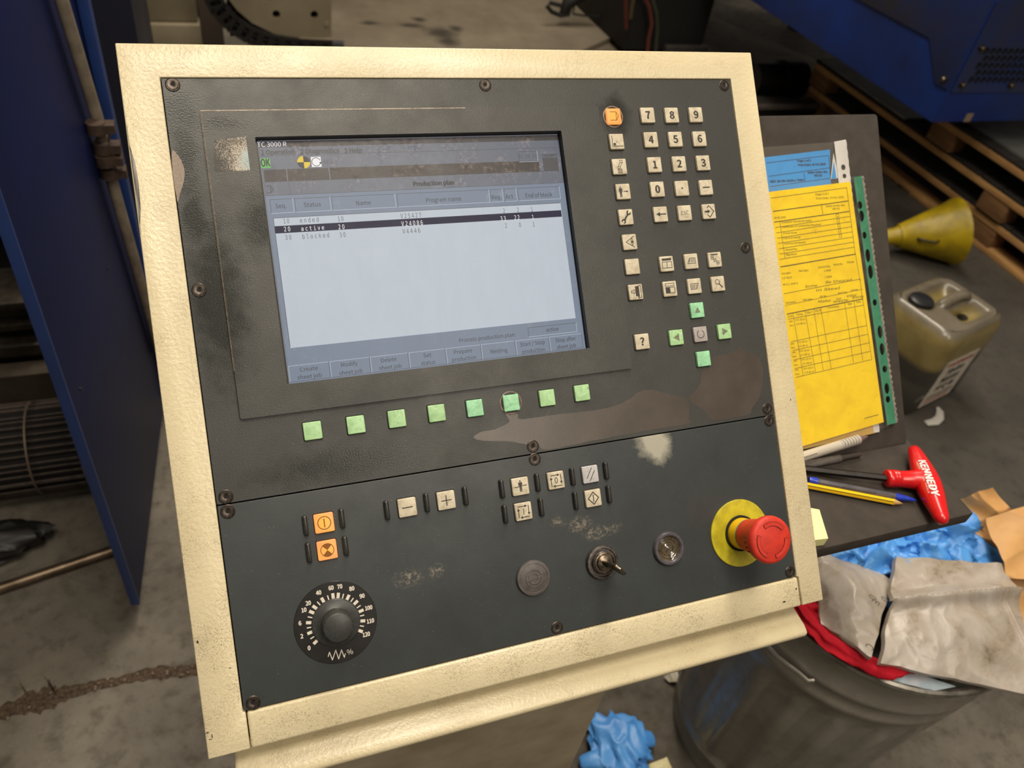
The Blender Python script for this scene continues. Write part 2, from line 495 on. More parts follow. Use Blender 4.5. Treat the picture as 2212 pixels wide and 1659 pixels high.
console = thing('control_console', 'cream machine control console with dark slanted panel, lit screen and many keys', 'control panel', (0.22, 0.42, 0))
def cpart(mb, name, mats, **k):          # part of the console given in panel axes
    o = mb.build(name, mats, console, PO - console.location, (TILT, 0, 0), **k); return o
W_, H_ = 0.560, 0.535
ix0, ix1, iy0, iy1 = 0.0277, 0.5332, -0.0256, -0.5072
# folded sheet housing: top and two sides in one piece, bottom rail let in between the sides
mb = MB()
sx = 0.0296; ex = 0.5355
out = [(0, 0)] + [(0, -H_), (sx, -H_), (sx, iy1 - .0002), (ix0, iy1), (ix0, iy0), (ix1, iy0), (ix1, iy1), (ex, iy1 - .0002), (ex, -H_), (W_, -H_), (W_, 0)]
mb.prism(out, -0.055, 0.0)
housing = cpart(mb, 'housing', CREAM, bevel=0.0032, seg=3)
mb = MB(); mb.prism([(sx + .0009, -H_ - .0005), (ex - .0009, -H_ - .0005), (ex - .0009, iy1 - .0003), (sx + .0009, iy1 - .0003)], -0.05, -0.0003)
cpart(mb, 'bottom_rail', CREAM, bevel=0.0022, seg=3)
mb = MB(); mb.prism([(0.004, -H_ + .004), (W_ - .004, -H_ + .004), (W_ - .004, -.004), (0.004, -.004)], -0.095, -0.013)
cpart(mb, 'back_box', [BLACK])
# bare metal where the paint is worn off the left edge
mb = MB(); A = []
q = zoom(230, 60, 1369 / 330)
for k, (x, y, ww) in enumerate(((165, 880, 1), (178, 960, 6), (190, 1040, 13), (205, 1120, 22), (222, 1200, 30), (238, 1300, 33), (250, 1400, 36), (258, 1500, 38), (268, 1600, 35), (276, 1680, 26), (286, 1770, 10), (292, 1850, 1))):
    p = PP(*q(x + 2, y)); p2 = PP(*q(x + 4 + ww, y))
    A.append(((-0.0003, p[1], -.0012), (.0008, p[1], .00005), (max(p2[0] - .0001, .001), p2[1], .00015)))
vs = [v for a in A for v in a]
mb.add(vs, [(3 * i + j, 3 * i + 3 + j, 3 * i + 4 + j, 3 * i + 1 + j) for i in range(len(A) - 1) for j in range(2)])
o = mb.build('worn_edge', CHROME, housing); o['label'] = 'paint worn through to bright bare metal'
# small black chips in the cream paint
mb = MB(); rnd = random.Random(9)
for px, py, a, b in ((1694, 1300, 5, 2), (448, 1583, 4, 1.2), (458, 1590, 1.2, 5), (455, 1597, 4, 1), (427, 1387, 2.2, 3), (497, 1443, 2.5, 1), (1708, 863, 1.2, 3), (1716, 988, 1, 1), (478, 1393, 1, 1), (1720, 1272, 1.5, 4)):
    cx, cy = PP(px, py); mb.flat([(cx + a * .0004 * math.cos(t) * rnd.uniform(.6, 1.2), cy + b * .0004 * math.sin(t) * rnd.uniform(.6, 1.2)) for t in [k * .785 for k in range(8)]], 0.00008)
o = mb.build('paint_chip', M('chip', (40, 34, 26), rough=.9), housing); o['kind'] = 'stuff'

# dark face plates
up_y1 = -0.3500; lo_y0 = -0.3512
mb = MB(); mb.plate(rrect(ix0 + .0009, up_y1, ix1 - .0008, iy0 - .0007, .0008, 2), [rrect(.087, -.2695, .3515, -.0700, .001, 2)], -0.0056, -0.0012)
upper = cpart(mb, 'upper_panel', UPPER)
mb = MB(); mb.prism(rrect(ix0 + .0009, iy1 + .0008, ix1 - .0008, lo_y0, .0008, 2), -0.006, -0.0012, bev=.0005)
lower = cpart(mb, 'lower_panel', LOWER)
ZF = -0.0012

# socket screws with countersunk washers
SCREW = M('screw_steel', (92, 84, 78), (60, 54, 48), 400, rough=.4, metal=.85)
mbs = MB()
mbs.lathe([(.0053, -.0005), (.0054, .0004), (.0049, .0007), (.0046, .0003), (.0042, .0003), (.0038, .0010), (.0017, .0011), (.0014, .0009)], 24, close=False)
mbs.lathe([(.0015, .0008), (.0013, -.0001), (.0001, -.0001)], 6, m=1)
sc0 = None
for i, (px, py) in enumerate([(373, 183), (1048, 184), (1564, 185), (430, 627), (1610, 535), (488, 1073), (1151, 964), (1657, 883), (492, 1105), (1155, 992), (1661, 909), (547, 1518), (1203, 1356), (1706, 1235)]):
    x, y = PP(px, py, ZF)
    if sc0 is None:
        sc0 = o = cpart(mbs, 'screw', [SCREW, BLACK])
    else:
        o = sc0.copy(); COL.objects.link(o)
    o.location = PO - console.location + Vector((x, 0, 0)) + PU * y + PN * ZF
    o.rotation_euler = (TILT, 0, 0)
# worn brown patches of the upper panel
WEAR = M('worn_patch', (82, 73, 66), (70, 62, 55), 30, .3, .7, .3, spec=.6, bump=(700, .12, .0004))
def patch(pts, q, mat, nm, par, z, rag=0.0):
    rr = random.Random(len(pts)); P = []
    n = len(pts)
    for i in range(n):
        p0, p1, p2, p3 = pts[i - 1], pts[i], pts[(i + 1) % n], pts[(i + 2) % n]
        for k in range(5):
            t = k / 5
            x = .5 * (2 * p1[0] + (p2[0] - p0[0]) * t + (2 * p0[0] - 5 * p1[0] + 4 * p2[0] - p3[0]) * t * t + (3 * p1[0] - p0[0] - 3 * p2[0] + p3[0]) * t ** 3)
            y = .5 * (2 * p1[1] + (p2[1] - p0[1]) * t + (2 * p0[1] - 5 * p1[1] + 4 * p2[1] - p3[1]) * t * t + (3 * p1[1] - p0[1] - 3 * p2[1] + p3[1]) * t ** 3)
            P.append(PP(*q(x + rr.uniform(-rag, rag), y + rr.uniform(-rag, rag)), ZF))
    tri = geometry.tessellate_polygon([[Vector((p[0], p[1], 0)) for p in P]])
    m_ = MB(); m_.add([(p[0], p[1], z) for p in P], [tuple(t) for t in tri])
    o = m_.build(nm, mat, par, smooth=0); return o
q = zoom(1020, 700, 2212 / 680)
z0 = ZF + .00005
patch([(10, 800), (60, 760), (160, 740), (235, 705), (262, 680), (235, 630), (268, 640), (318, 630), (330, 668), (420, 660), (560, 640), (860, 605), (1000, 575), (1100, 530), (1180, 475), (1260, 462), (1370, 490), (1490, 520), (1525, 580), (1520, 660), (1525, 700), (1300, 735), (1000, 790), (700, 850), (520, 885), (460, 850), (380, 845), (250, 825), (100, 822)], q, WEAR, 'worn_patch', upper, z0, 2)
patch([(1690, 235), (1780, 215), (1850, 190), (1885, 152), (1920, 195), (2000, 225), (2040, 300), (2040, 420), (2015, 520), (1965, 590), (1930, 640), (1690, 672), (1640, 620), (1560, 560), (1520, 520), (1590, 440), (1615, 330), (1640, 310), (1690, 300)], q, WEAR, 'worn_patch', upper, z0, 2)
q = zoom(230, 60, 1369 / 330)
patch([(590, 1100), (630, 1130), (675, 1200), (700, 1290), (690, 1390), (660, 1480), (640, 1560), (625, 1500), (600, 1350), (585, 1200)], q, M('bare_patch', (150, 134, 120), (124, 110, 98), 500, .35, .7, .5, bump=(900, .3, .0004)), 'bare_patch', upper, z0, 1.5)

# raised screen surround with its opening
ZB = .0024
bx0, bx1, by0, by1 = .0531, .3874, -.0517, -.2886
sx0, sx1, sy0, sy1 = .0903, .3484, -.0732, -.2662
mb = MB()
mb.plate(rrect(bx0, by1, bx1, by0, .0012, 2), [rrect(sx0, sy1, sx1, sy0, .0008, 2)], ZF - .0035, ZB)
bez = cpart(mb, 'screen_surround', BEZEL, bevel=.0005, seg=2)
mb = MB()
mb.rect(bx0 + .0003, by0 - .0009, bx0 + .21, by0 - .0001, ZB + .00005); mb.add([(bx0 - .0003, by0 + .0001, ZB - .0004), (bx0 + .0009, by0 - .0006, ZB + .00008), (bx0 + .0009, by0 - .03, ZB + .00008), (bx0 + .0004, by0 - .20, ZB + .00008), (bx0 - .0003, by0 - .20, ZB - .0004)], [(0, 1, 2, 3, 4)])
mb.build('rubbed_edge', M('rubbed', (178, 160, 138), (120, 106, 90), 300, rough=.4), bez)
# worn silver badge
def badge_mat():
    t = NT('badge_foil')
    n = t.noise(1500, 3, 0.7); big = t.noise(60, 3)
    grad = t.blob((0.0855, -0.0905, 0), (0.030, 0.030, 9), big, 0.05)
    f = t.ramp(t.math('ADD', n, t.math('MULTIPLY', t.math('SUBTRACT', grad, 0.5), 0.32)), 0.46, 0.56)
    cy = t.blob((0.085, -0.091, 0), (0.012, 0.013, 9), big, 0.1)
    silver = t.mix(t.math('MULTIPLY', cy, 0.75), lin((196, 184, 168)), lin((150, 190, 198)))
    t.set('Base Color', t.mix(f, lin((64, 62, 58)), silver)).set('Roughness', 0.6)
    return t.m
q = zoom(420, 200, 2212 / 520)
mb = MB(); mb.flat([PP(*q(x, y), ZB) for x, y in ((180, 725), (512, 716), (472, 404), (182, 440))], ZB + .0001)
bd = mb.build('badge', badge_mat(), bez, smooth=0)
mb = MB()
a_ = PP(*q(232, 482), ZB); b_ = PP(*q(448, 470), ZB)
mb.text('TRUMPF', a_[0], a_[1], .0040, ZB + .00016, 0, b_[0] - a_[0], bold=True)
mb.build('lettering', M('badge_ink', (70, 66, 60), (150, 140, 126), 1300, .42, .6, .6), bd, smooth=0)
# ------------------------------------------------------------------ the lit screen
ZS = -0.0040
def screen_mat(name, c, es, dirt=1.0, base=(26, 24, 25), spec=.5):
    t = NT(name)
    n = t.noise(45, 6, 0.72); n2 = t.noise(260, 4, 0.75); s_ = t.noise(30, 3, 0.6, 2.0, (1, .35, 1))
    t.set('Base Color', t.mix(t.math('MULTIPLY', t.math('MULTIPLY', t.ramp(n, .5, .72), t.ramp(n2, .45, .62)), (.55 * dirt)), lin(base), lin((176, 158, 150))))
    t.set('Roughness', t.ramp(n, .35, .7, (.24, .24, .24, 1), (.5, .5, .5, 1)) if dirt > .3 else .4).set('Specular IOR Level', spec)
    t.set('Emission Color', t.mix(t.math('MULTIPLY', t.ramp(s_, .4, .75), .1), lin(c), lin(tuple(v * .8 for v in c)))).set('Emission Strength', es)
    return t.m
SB = screen_mat('screen_blue', (128, 146, 170), 0.62, .25)
SBT = screen_mat('screen_blue_top', (112, 122, 140), 0.52)
SW = screen_mat('screen_white', (206, 216, 226), 0.74, .12, spec=.3)
SD = screen_mat('screen_dark', (36, 34, 44), 0.5)
SK = screen_mat('screen_black_bar', (44, 36, 38), 0.5)
SN = screen_mat('screen_navy', (40, 38, 66), 0.7, .1, (8, 8, 16), .22)
TXT = M('screen_ink', (26, 28, 40), rough=.4)
TXG = M('screen_ink_faint', (58, 62, 72), rough=.4)
LITE = M('screen_line', (60, 60, 64), emit=(196, 206, 222), es=.75)
def SP(px, py): return PP(px, py, ZS)
x0, y0 = SP(553, 306)
q1 = zoom(420, 200, 2212 / 520); q2 = zoom(840, 260, 2212 / 460); q3 = zoom(580, 580, 2212 / 720)
L = lambda q, x, y: SP(*q(x, y))
mb = MB(); mb.rect(sx0 - .004, sy1 - .004, sx1 + .004, sy0 + .004, ZS)
scr = cpart(mb, 'screen', M('screen_border', (20, 20, 24), rough=.25), smooth=0); scr['label'] = 'lit colour screen showing a production plan table'
xl = L(q1, 572, 450)[0] + .0012; xr = sx1 - .0010; xr2 = L(q2, 1800, 700)[0]
def Lx(q, x, y): return L(q, x, y)[0]
def Ly(q, x, y): return L(q, x, y)[1]
yt = Ly(q1, 570, 445); ym = Ly(q1, 575, 507); yb = L(q3, 137, 768)[1]
mb = MB(); e = 3e-5
mb.rect(xl, yb, xr, ym, ZS + e, 0)                                    # window background
mb.rect(xl, Ly(q1, 640, 950), xr, ym, ZS + 1.3 * e, 1)               # duller top band
mb.build('window', [SB, SBT], scr, smooth=0)
mb = MB(); mb.rect(xl, ym, xr, yt, ZS + e); mb.build('title_bar', SD, scr, smooth=0)
yk0, yk1 = Ly(q1, 605, 712), Ly(q1, 615, 826)
mb = MB(); mb.rect(xl + .001, yk1, Lx(q2, 1565, 490), yk0, ZS + 2 * e); mb.build('message_bar', SK, scr, smooth=0)
tx0, ty0 = L(q1, 722, 1152); tx1 = Lx(q2, 1788, 900); ty1 = L(q3, 148, 528)[1]
mb = MB(); mb.rect(tx0, ty1, tx1, ty0, ZS + 2 * e); mb.build('table_area', SW, scr, smooth=0)
ra, rb = Ly(q1, 735, 1229), Ly(q1, 745, 1296)
mb = MB(); mb.rect(tx0 + .0004, rb, tx1 - .0004, ra, ZS + 3 * e); mb.build('selected_row', SN, scr, smooth=0)
# boxes, rules and buttons
mb = MB(); z = ZS + 3 * e
hy0, hy1 = Ly(q1, 920, 972), Ly(q1, 930, 1102)
for xa, xb in ((Lx(q1, 697, 1040), Lx(q1, 912, 1040)), (Lx(q1, 925, 1040), Lx(q1, 1254, 1030)), (Lx(q1, 1265, 1020), Lx(q1, 1849, 1000)), (Lx(q2, 90, 840), Lx(q2, 1048, 800)), (Lx(q2, 1056, 800), Lx(q2, 1187, 800)), (Lx(q2, 1203, 790), Lx(q2, 1330, 790)), (Lx(q2, 1343, 780), Lx(q2, 1780, 770))):
    mb.frame(xa, hy1, xb, hy0, .00035, z, 0, 1)
a = L(q2, 1340, 322); b = L(q2, 1553, 428); mb.frame(a[0], b[1], b[0], a[1], .00035, z, 0, 1)
a = L(q3, 1720, 393); b = L(q3, 2050, 420); mb.frame(a[0], b[1], b[0], a[1], .00035, z, 0, 1)
byt, byb = Ly(q3, 130, 648), Ly(q3, 140, 757)
bnd = [Lx(q3, x, y) for x, y in ((134, 700), (410, 675), (678, 643), (934, 612), (1180, 585), (1415, 560), (1643, 532), (1867, 505), (2085, 482))]
for i in range(8): mb.frame(bnd[i] + .0003, byb, bnd[i + 1] - .0003, byt, .00032, z, 1, 0)
for yy, xa in ((Ly(q1, 640, 584), xl), (Ly(q1, 640, 951), xl), (yk1, xl)): mb.rect(xa, yy, xr, yy + .0003, z, 0)
mb.rect(Lx(q1, 865, 830), Ly(q1, 868, 935), Lx(q1, 865, 830) + .0003, yk1, z, 0)
for xx in (Lx(q1, 850, 770), Lx(q1, 1240, 760)): mb.rect(xx, yk1, xx + .0005, yk0, z, 2)
mb.rect(xl, yt - .0005, xr, yt, z, 2); mb.rect(xl - .0007, yb, xl - .0002, yt, z, 2); mb.rect(xl, yb - .0008, xr, yb, z, 2)
mb.frame(tx0, ty1, tx1, ty0, .0004, z + e, 0, 1)
mb.build('box_outline', [TXG, LITE, M('screen_grey', (90, 92, 100), emit=(120, 126, 140), es=.6)], scr, smooth=0)
# lettering
mb = MB(); zt = ZS + 6 * e
WIK = M('screen_white_ink', (120, 120, 120), emit=(226, 228, 234), es=.85)
def TB(nm):
    global mb
    mb.build(nm, [TXT, WIK, TXG], scr, smooth=0); mb = MB()
def T(s, q, xa, ya, xb, yb_, cap, m=0, bold=False, mono=False):
    a = L(q, xa, ya); b = L(q, xb, yb_)
    a2 = L(q, xa, ya - cap)
    mb.text(s, a[0], (a[1] + b[1]) / 2, (a2[1] - a[1]), zt, m, b[0] - a[0], bold=bold, mono=mono)
T('TC 3000 R', q1, 578, 500, 850, 495, 42, 1)
TB('title_lettering')
T('1 Operation', q1, 612, 572, 928, 560, 40, 2, True); T('2 Diagnostics', q1, 975, 560, 1333, 552, 40, 2, True); T('3 Help', q1, 1380, 555, 1543, 548, 40, 2, True)
for xa, ya, ww in ((612, 577, 22), (975, 565, 24), (1380, 560, 24)):
    a = L(q1, xa, ya); b = L(q1, xa + ww, ya); mb.rect(a[0], a[1] - .0002, b[0], a[1] + .0001, zt, 2)
T('AUTO', q1, 1188, 650, 1275, 648, 32, 2, False, True)
TB('menu_lettering')
for s, q, xa, ya, xb, yb_, c in (('Seq.', q1, 745, 1063, 850, 1058, 40), ('Status', q1, 1005, 1051, 1165, 1045, 40), ('Name', q1, 1485, 1036, 1625, 1030, 40), ('Program name', q2, 385, 850, 757, 836, 44), ('Req.', q2, 1065, 822, 1172, 818, 44), ('Act', q2, 1215, 815, 1293, 810, 44), ('End of block', q2, 1418, 805, 1698, 790, 44)):
    T(s, q, xa, ya, xb, yb_, c)
T('Production plan', q2, 252, 683, 683, 667, 44, 0, True)
TB('heading_lettering')
T('02 20 08', q2, 1345, 393, 1540, 389, 38, 2, False, True)
T('TRUMPF', q2, 1590, 380, 1750, 378, 30, 2, True)
a = L(q2, 1593, 390); b = L(q2, 1768, 520); mb.rect(a[0], b[1], b[0], a[1], zt, 2)
TB('clock_lettering')
for row in ((('10', q1, 812, 1203, 880, 1200, 42, 2), ('ended', q1, 963, 1195, 1153, 1188, 42, 2), ('10', q1, 1312, 1182, 1378, 1178, 42, 2), ('V25427', q1, 1890, 1155, 2093, 1147, 42, 2), ('2', q2, 1183, 963, 1215, 962, 46, 2), ('2', q2, 1327, 955, 1359, 953, 46, 2), ('1', q2, 1472, 950, 1502, 948, 46, 2)),
        (('20', q1, 818, 1277, 890, 1273, 42, 1), ('active', q1, 975, 1270, 1202, 1260, 40, 1), ('20', q1, 1318, 1257, 1388, 1252, 42, 1), ('V24086', q1, 1898, 1226, 2108, 1217, 42, 1), ('33', q2, 1155, 1045, 1224, 1040, 46, 1), ('22', q2, 1298, 1035, 1367, 1030, 46, 1), ('1', q2, 1482, 1028, 1512, 1025, 46, 1)),
        (('30', q1, 830, 1353, 900, 1350, 42, 2), ('blocked', q1, 985, 1343, 1250, 1332, 42, 2), ('30', q1, 1330, 1330, 1398, 1325, 42, 2), ('V4446', q1, 1908, 1296, 2085, 1288, 42, 2), ('2', q2, 1203, 1118, 1235, 1116, 46, 2), ('0', q2, 1348, 1110, 1380, 1108, 46, 2), ('1', q2, 1490, 1103, 1522, 1100, 46, 2))):
    for s, q, xa, ya, xb, yb_, c, m in row: T(s, q, xa, ya, xb, yb_, c, m, False, True)
    TB('row_lettering')
for s, xa, ya, xb, yb_ in (('Process production plan', 1263, 487, 1635, 455), ('active', 1843, 420, 1926, 412), ('Create', 208, 684, 330, 672), ('sheet job', 192, 735, 357, 720), ('Modify', 480, 654, 592, 640), ('sheet job', 470, 707, 627, 690), ('Delete', 745, 624, 852, 612), ('sheet job', 735, 675, 885, 657), ('Set', 1028, 592, 1083, 585), ('status', 1013, 642, 1110, 632), ('Prepare', 1230, 569, 1353, 555), ('production', 1217, 620, 1380, 600), ('Nesting', 1472, 564, 1587, 553), ('Start / Stop', 1670, 519, 1835, 500), ('production', 1683, 567, 1837, 547), ('Stop after', 1905, 492, 2040, 475), ('sheet job', 1915, 537, 2042, 520)):
    T(s, q3, xa, ya, xb, yb_, 26)
TB('button_lettering')
# status icons
mb = MB(); z = ZS + 4 * e
ICM = [M('icon_green', (50, 110, 50), emit=(112, 196, 104), es=.55), TXT, M('icon_white', (150, 150, 150), emit=(214, 216, 224), es=.7), M('icon_yellow', (140, 120, 30), emit=(216, 190, 70), es=.6)]
def IB(nm):
    global mb
    mb.build(nm, ICM, scr, smooth=0); mb = MB()
a = L(q1, 603, 606); b = L(q1, 704, 692); mb.rect(a[0], b[1], b[0], a[1], z, 0)
a1 = L(q1, 612, 680); b1 = L(q1, 698, 678); mb.text('OK', a1[0], a1[1], .0058, z + e, 1, b1[0] - a1[0], bold=True)
IB('ok_icon')
a = L(q1, 1068, 592); b = L(q1, 1170, 682); mb.rect(a[0], b[1], b[0], a[1], z, 2)
c = ((a[0] + b[0]) / 2, (a[1] + b[1]) / 2); mb.disc(c[0], c[1], .0036, z + e, 1, 28, .0031, R_(20), R_(345))
mb.flat([(c[0] + .0022, c[1] - .0002), (c[0] + .0046, c[1] - .0002), (c[0] + .0034, c[1] - .0018)], z + e, 1)
IB('cycle_icon')
c = L(q1, 1004, 640); r = .0050
for k in range(4): mb.disc(c[0], c[1], r, z, 3 if k in (1, 3) else 1, 8, None, k * math.pi / 2, (k + 1) * math.pi / 2)
IB('hazard_icon')
a = L(q1, 655, 860); b = L(q1, 705, 920)
mb.stroke([(a[0], a[1]), (b[0], a[1]), (b[0], b[1]), (a[0], b[1])], .0004, z, 1); mb.stroke([(b[0], a[1]), (b[0] + .0018, (a[1] + b[1]) / 2), (b[0], b[1])], .0004, z, 1)
IB('tag_icon')

# ------------------------------------------------------------------ push keys
def key_mat(name, c, c2, rough=.42, em=None, es=0.0, center=None):
    t = NT(name)
    oi = t.n.new('ShaderNodeObjectInfo'); t.coord()
    ad = t.n.new('ShaderNodeVectorMath'); ad.operation = 'MULTIPLY_ADD'
    cb = t.n.new('ShaderNodeCombineXYZ'); t.link(oi.outputs['Random'], cb.inputs[0]); t.link(oi.outputs['Random'], cb.inputs[1])
    ad.inputs[1].default_value = (1, 1, 1); t.link(t.tc.outputs['Object'], ad.inputs[0]); t.link(cb.outputs[0], ad.inputs[2])
    def nz(sc, det, dist=0):
        x = t.n.new('ShaderNodeTexNoise'); x.inputs['Scale'].default_value = sc; x.inputs['Detail'].default_value = det; x.inputs['Distortion'].default_value = dist
        t.link(ad.outputs[0], x.inputs['Vector']); return x.outputs['Fac']
    n = nz(110, 4, 1.2); n2 = nz(420, 4, .6)
    col = t.mix(t.ramp(n, .4, .7), lin(c), lin(c2))
    col = t.mix(t.math('MULTIPLY', t.ramp(n2, .58, .72), .45), col, lin(tuple(v * .62 for v in c2)))
    t.set('Base Color', col).set('Roughness', rough).set('Specular IOR Level', .55)
    if em:
        cen = t.blob((0, 0, .0018), (.0105, .0105, .02), nz(60, 1), .1)
        t.set('Emission Color', t.mix(cen, lin(em), lin(center))).set('Emission Strength', es)
    return t.m
KM = {'white': key_mat('key_white', (212, 202, 178), (184, 172, 146)), 'green': key_mat('key_green', (176, 218, 162), (150, 194, 134)),
      'grey': key_mat('key_grey', (176, 168, 166), (160, 152, 148)), 'mint': key_mat('key_mint', (160, 222, 176), (136, 192, 146)),
      'lit': key_mat('key_orange_lit', (150, 84, 40), (140, 80, 40), .4, (255, 158, 98), .85, (255, 188, 64))}
INK = M('key_ink', (52, 48, 44), (70, 66, 60), 600, rough=.6)
AMB = M('key_ink_amber', (110, 62, 14), rough=.6, emit=(150, 84, 16), es=.35)
ARW = M('arrow_ink', (104, 106, 90), (132, 140, 116), 500, rough=.6)
KS = .0070
def keymesh():
    k = MB(); k.prism(rrect(-KS, -KS, KS, KS, .0009, 3), 0, .0030, bev=.0006)
    g = KS + .0006; k.flat(rrect(-g, -g, g, g, .0011, 3), .00006, 1)  # black margin under the cap imitates the shadow gap around it
    return k
def keyring():
    k = MB(); k.lathe([(.0100, 0), (.0100, .0004), (.0094, .0006), (.0088, .0002)], 32, close=False); return k
SYM = {}
def tri(k, p, m=0): k.flat([(a * KS, b * KS) for a, b in p], 0, m)
def ln(k, p, w_=.13, m=0, closed=False): k.stroke([(a * KS, b * KS) for a, b in p], w_ * KS, 0, m, closed)
def dot(k, x, y, r, m=0, r0=None, a0=0, a1=2 * math.pi): k.disc(x * KS, y * KS, r * KS, 0, m, 22, None if r0 is None else r0 * KS, a0, a1)
def txt(k, s, x, y, h, bold=True, m=0): k.text(s, x * KS, (y - h / 2) * KS, h * KS, 0, m, align='C', bold=bold)
def arrow(k, x0, y0, x1, y1, w_=.12, hd=.28, m=0):
    d = Vector((x1 - x0, y1 - y0)).normalized(); p = Vector((-d.y, d.x)); e_ = Vector((x1, y1)); b = e_ - d * hd * 1.2
    ln(k, [(x0, y0), tuple(b)], w_, m); tri(k, [tuple(e_), tuple(b + p * hd * .6), tuple(b - p * hd * .6)], m)
def man(k, x, y, s):
    dot(k, x, y + .56 * s, .10 * s)
    tri(k, [(x - .24 * s, y + .42 * s), (x + .24 * s, y + .42 * s), (x + .27 * s, y - .1 * s), (x + .2 * s, y - .1 * s), (x + .16 * s, y + .25 * s), (x + .15 * s, y - .72 * s), (x + .03 * s, y - .72 * s), (x, y - .1 * s), (x - .03 * s, y - .72 * s), (x - .15 * s, y - .72 * s), (x - .16 * s, y + .25 * s), (x - .2 * s, y - .1 * s), (x - .27 * s, y - .1 * s)][::-1])
def symbol(nm, k):
    if len(nm) == 1 and nm in '0123456789?': txt(k, nm, 0, 0, .95)
    elif nm == 'ESC': txt(k, 'ESC', 0, 0, .52, False)
    elif nm == 'dot': tri(k, [(-.11, -.11), (.11, -.11), (.11, .11), (-.11, .11)])
    elif nm == 'dash': ln(k, [(-.5, 0), (.5, 0)], .17)
    elif nm == 'minus': ln(k, [(-.55, 0), (.55, 0)], .12)
    elif nm == 'plus': ln(k, [(-.55, 0), (.55, 0)], .11); ln(k, [(0, -.55), (0, .55)], .11)
    elif nm == 'back': ln(k, [(-.2, 0), (.72, 0)], .16); tri(k, [(-.7, 0), (-.12, -.32), (-.12, .32)])
    elif nm == 'enter':
        ln(k, [(-.25, .5), (.05, .78), (.72, 0), (.05, -.78), (-.3, -.42)], .12); ln(k, [(-.6, 0), (-.2, 0)], .24); tri(k, [(.12, 0), (-.22, -.3), (-.22, .3)])
    elif nm == 'tag': ln(k, [(-.55, .55), (.3, .55), (.3, -.55), (-.55, -.55)], .09, 0); ln(k, [(.3, .55), (.62, 0), (.3, -.55)], .09)
    elif nm == 'corner': ln(k, [(-.65, .7), (-.65, -.62), (.8, -.62)], .09); dot(k, -.36, -.36, .19); ln(k, [(.0, .1), (.1, -.05)], .05); ln(k, [(-.1, .0), (.05, -.2)], .05); ln(k, [(.2, -.1), (.4, -.35)], .04)
    elif nm == 'ladder':
        for p in ([(.1, .8), (.45, .8), (.45, .5), (.1, .5)], [(.1, .5), (.45, .5), (.1, 0), (-.25, 0)], [(-.25, 0), (.1, 0), (.1, -.22), (-.25, -.22)]): ln(k, p, .07, 0, True)
        txt(k, 'N10', 0, -.42, .26); txt(k, 'N20', 0, -.76, .26)
    elif nm == 'manout': man(k, -.38, .0, 1.0); arrow(k, .05, 0, .72, 0, .1, .26)
    elif nm == 'manline': man(k, .0, .08, .95); ln(k, [(.3, .06), (.72, .06)], .09); [ln(k, [(-.72 + .14 * i, -.02), (-.64 + .14 * i, -.02)], .09) for i in range(4)]
    elif nm == 'wrench':
        ln(k, [(-.3, -.42), (.32, .38)], .24)
        for cx, cy, a in ((.42, .52, 50), (-.42, -.56, 230)): dot(k, cx, cy, .32, 0, .13, R_(a + 40), R_(a + 320))
    elif nm == 'eye': ln(k, [(.62, .72), (-.55, 0), (.62, -.72)], .09); dot(k, -.55, 0, 1.05, 0, .98, R_(-32), R_(32)); dot(k, .38, 0, .16); dot(k, .9, 0, .75, 0, .68, R_(142), R_(218))
    elif nm == 'exit':
        tri(k, [(-.05, .75), (.5, .75), (.5, -.55), (-.05, -.55)]); ln(k, [(.3, .7), (.75, .85), (.75, -.72), (.3, -.85)], .08, 0); tri(k, [(.2, -.5), (.5, -.5), (.35, -.95)])
        tri(k, [(-.7, -.12), (-.3, -.12), (-.3, -.32), (.05, .05), (-.3, .42), (-.3, .22), (-.7, .22)][::-1], 0); k.flat([(x * KS, y * KS) for x, y in ((-.62, -.04), (-.22, -.04), (-.22, -.16), (-.04, .05), (-.22, .26), (-.22, .14), (-.62, .14))], .00004, 1)
    elif nm == 'win1':
        tri(k, [(-.7, .42), (.7, .42), (.7, .72), (-.7, .72)]); ln(k, [(-.7, .25), (.7, .25), (.7, -.55), (-.7, -.55)], .08, 0, True); ln(k, [(0, .25), (0, -.55)], .08)
        for a in (-.35, .35): k.flat([((a + i) * KS, j * KS) for i, j in ((-.28, -.48), (.28, -.48), (.28, .18), (-.28, .18))], .00004, 1)
    elif nm == 'win2':
        ln(k, [(-.65, .7), (.65, .7), (.65, .38), (-.65, .38)], .08, 0, True); ln(k, [(-.65, .2), (.65, .2), (.65, -.55), (-.65, -.55)], .08, 0, True)
        tri(k, [(-.65, -.55), (.0, -.55), (.0, .2), (-.65, .2)]); k.flat([(i * KS, j * KS) for i, j in ((.08, -.47), (.58, -.47), (.58, .12), (.08, .12))], .00004, 1)
    elif nm in ('pgup', 'pgdn'):
        s_ = 1 if nm == 'pgup' else -1
        ln(k, [(-.6 * s_, -.3 * s_), (.6 * s_, -.3 * s_), (.6 * s_, .42 * s_), (-.25 * s_, .42 * s_)], .08, 0); ln(k, [(-.25 * s_, .42 * s_), (-.6 * s_, -.3 * s_)], .08); ln(k, [(-.25 * s_, .42 * s_), (-.28 * s_, -.05 * s_), (-.5 * s_, -.05 * s_)], .07)
        for yy in (.25, .08, -.1): ln(k, [(-.1 * s_, yy * s_), (.5 * s_, yy * s_)], .07)
    elif nm == 'tree':
        tri(k, [(-.6, .62), (.5, .62), (.5, .78), (-.6, .78)])
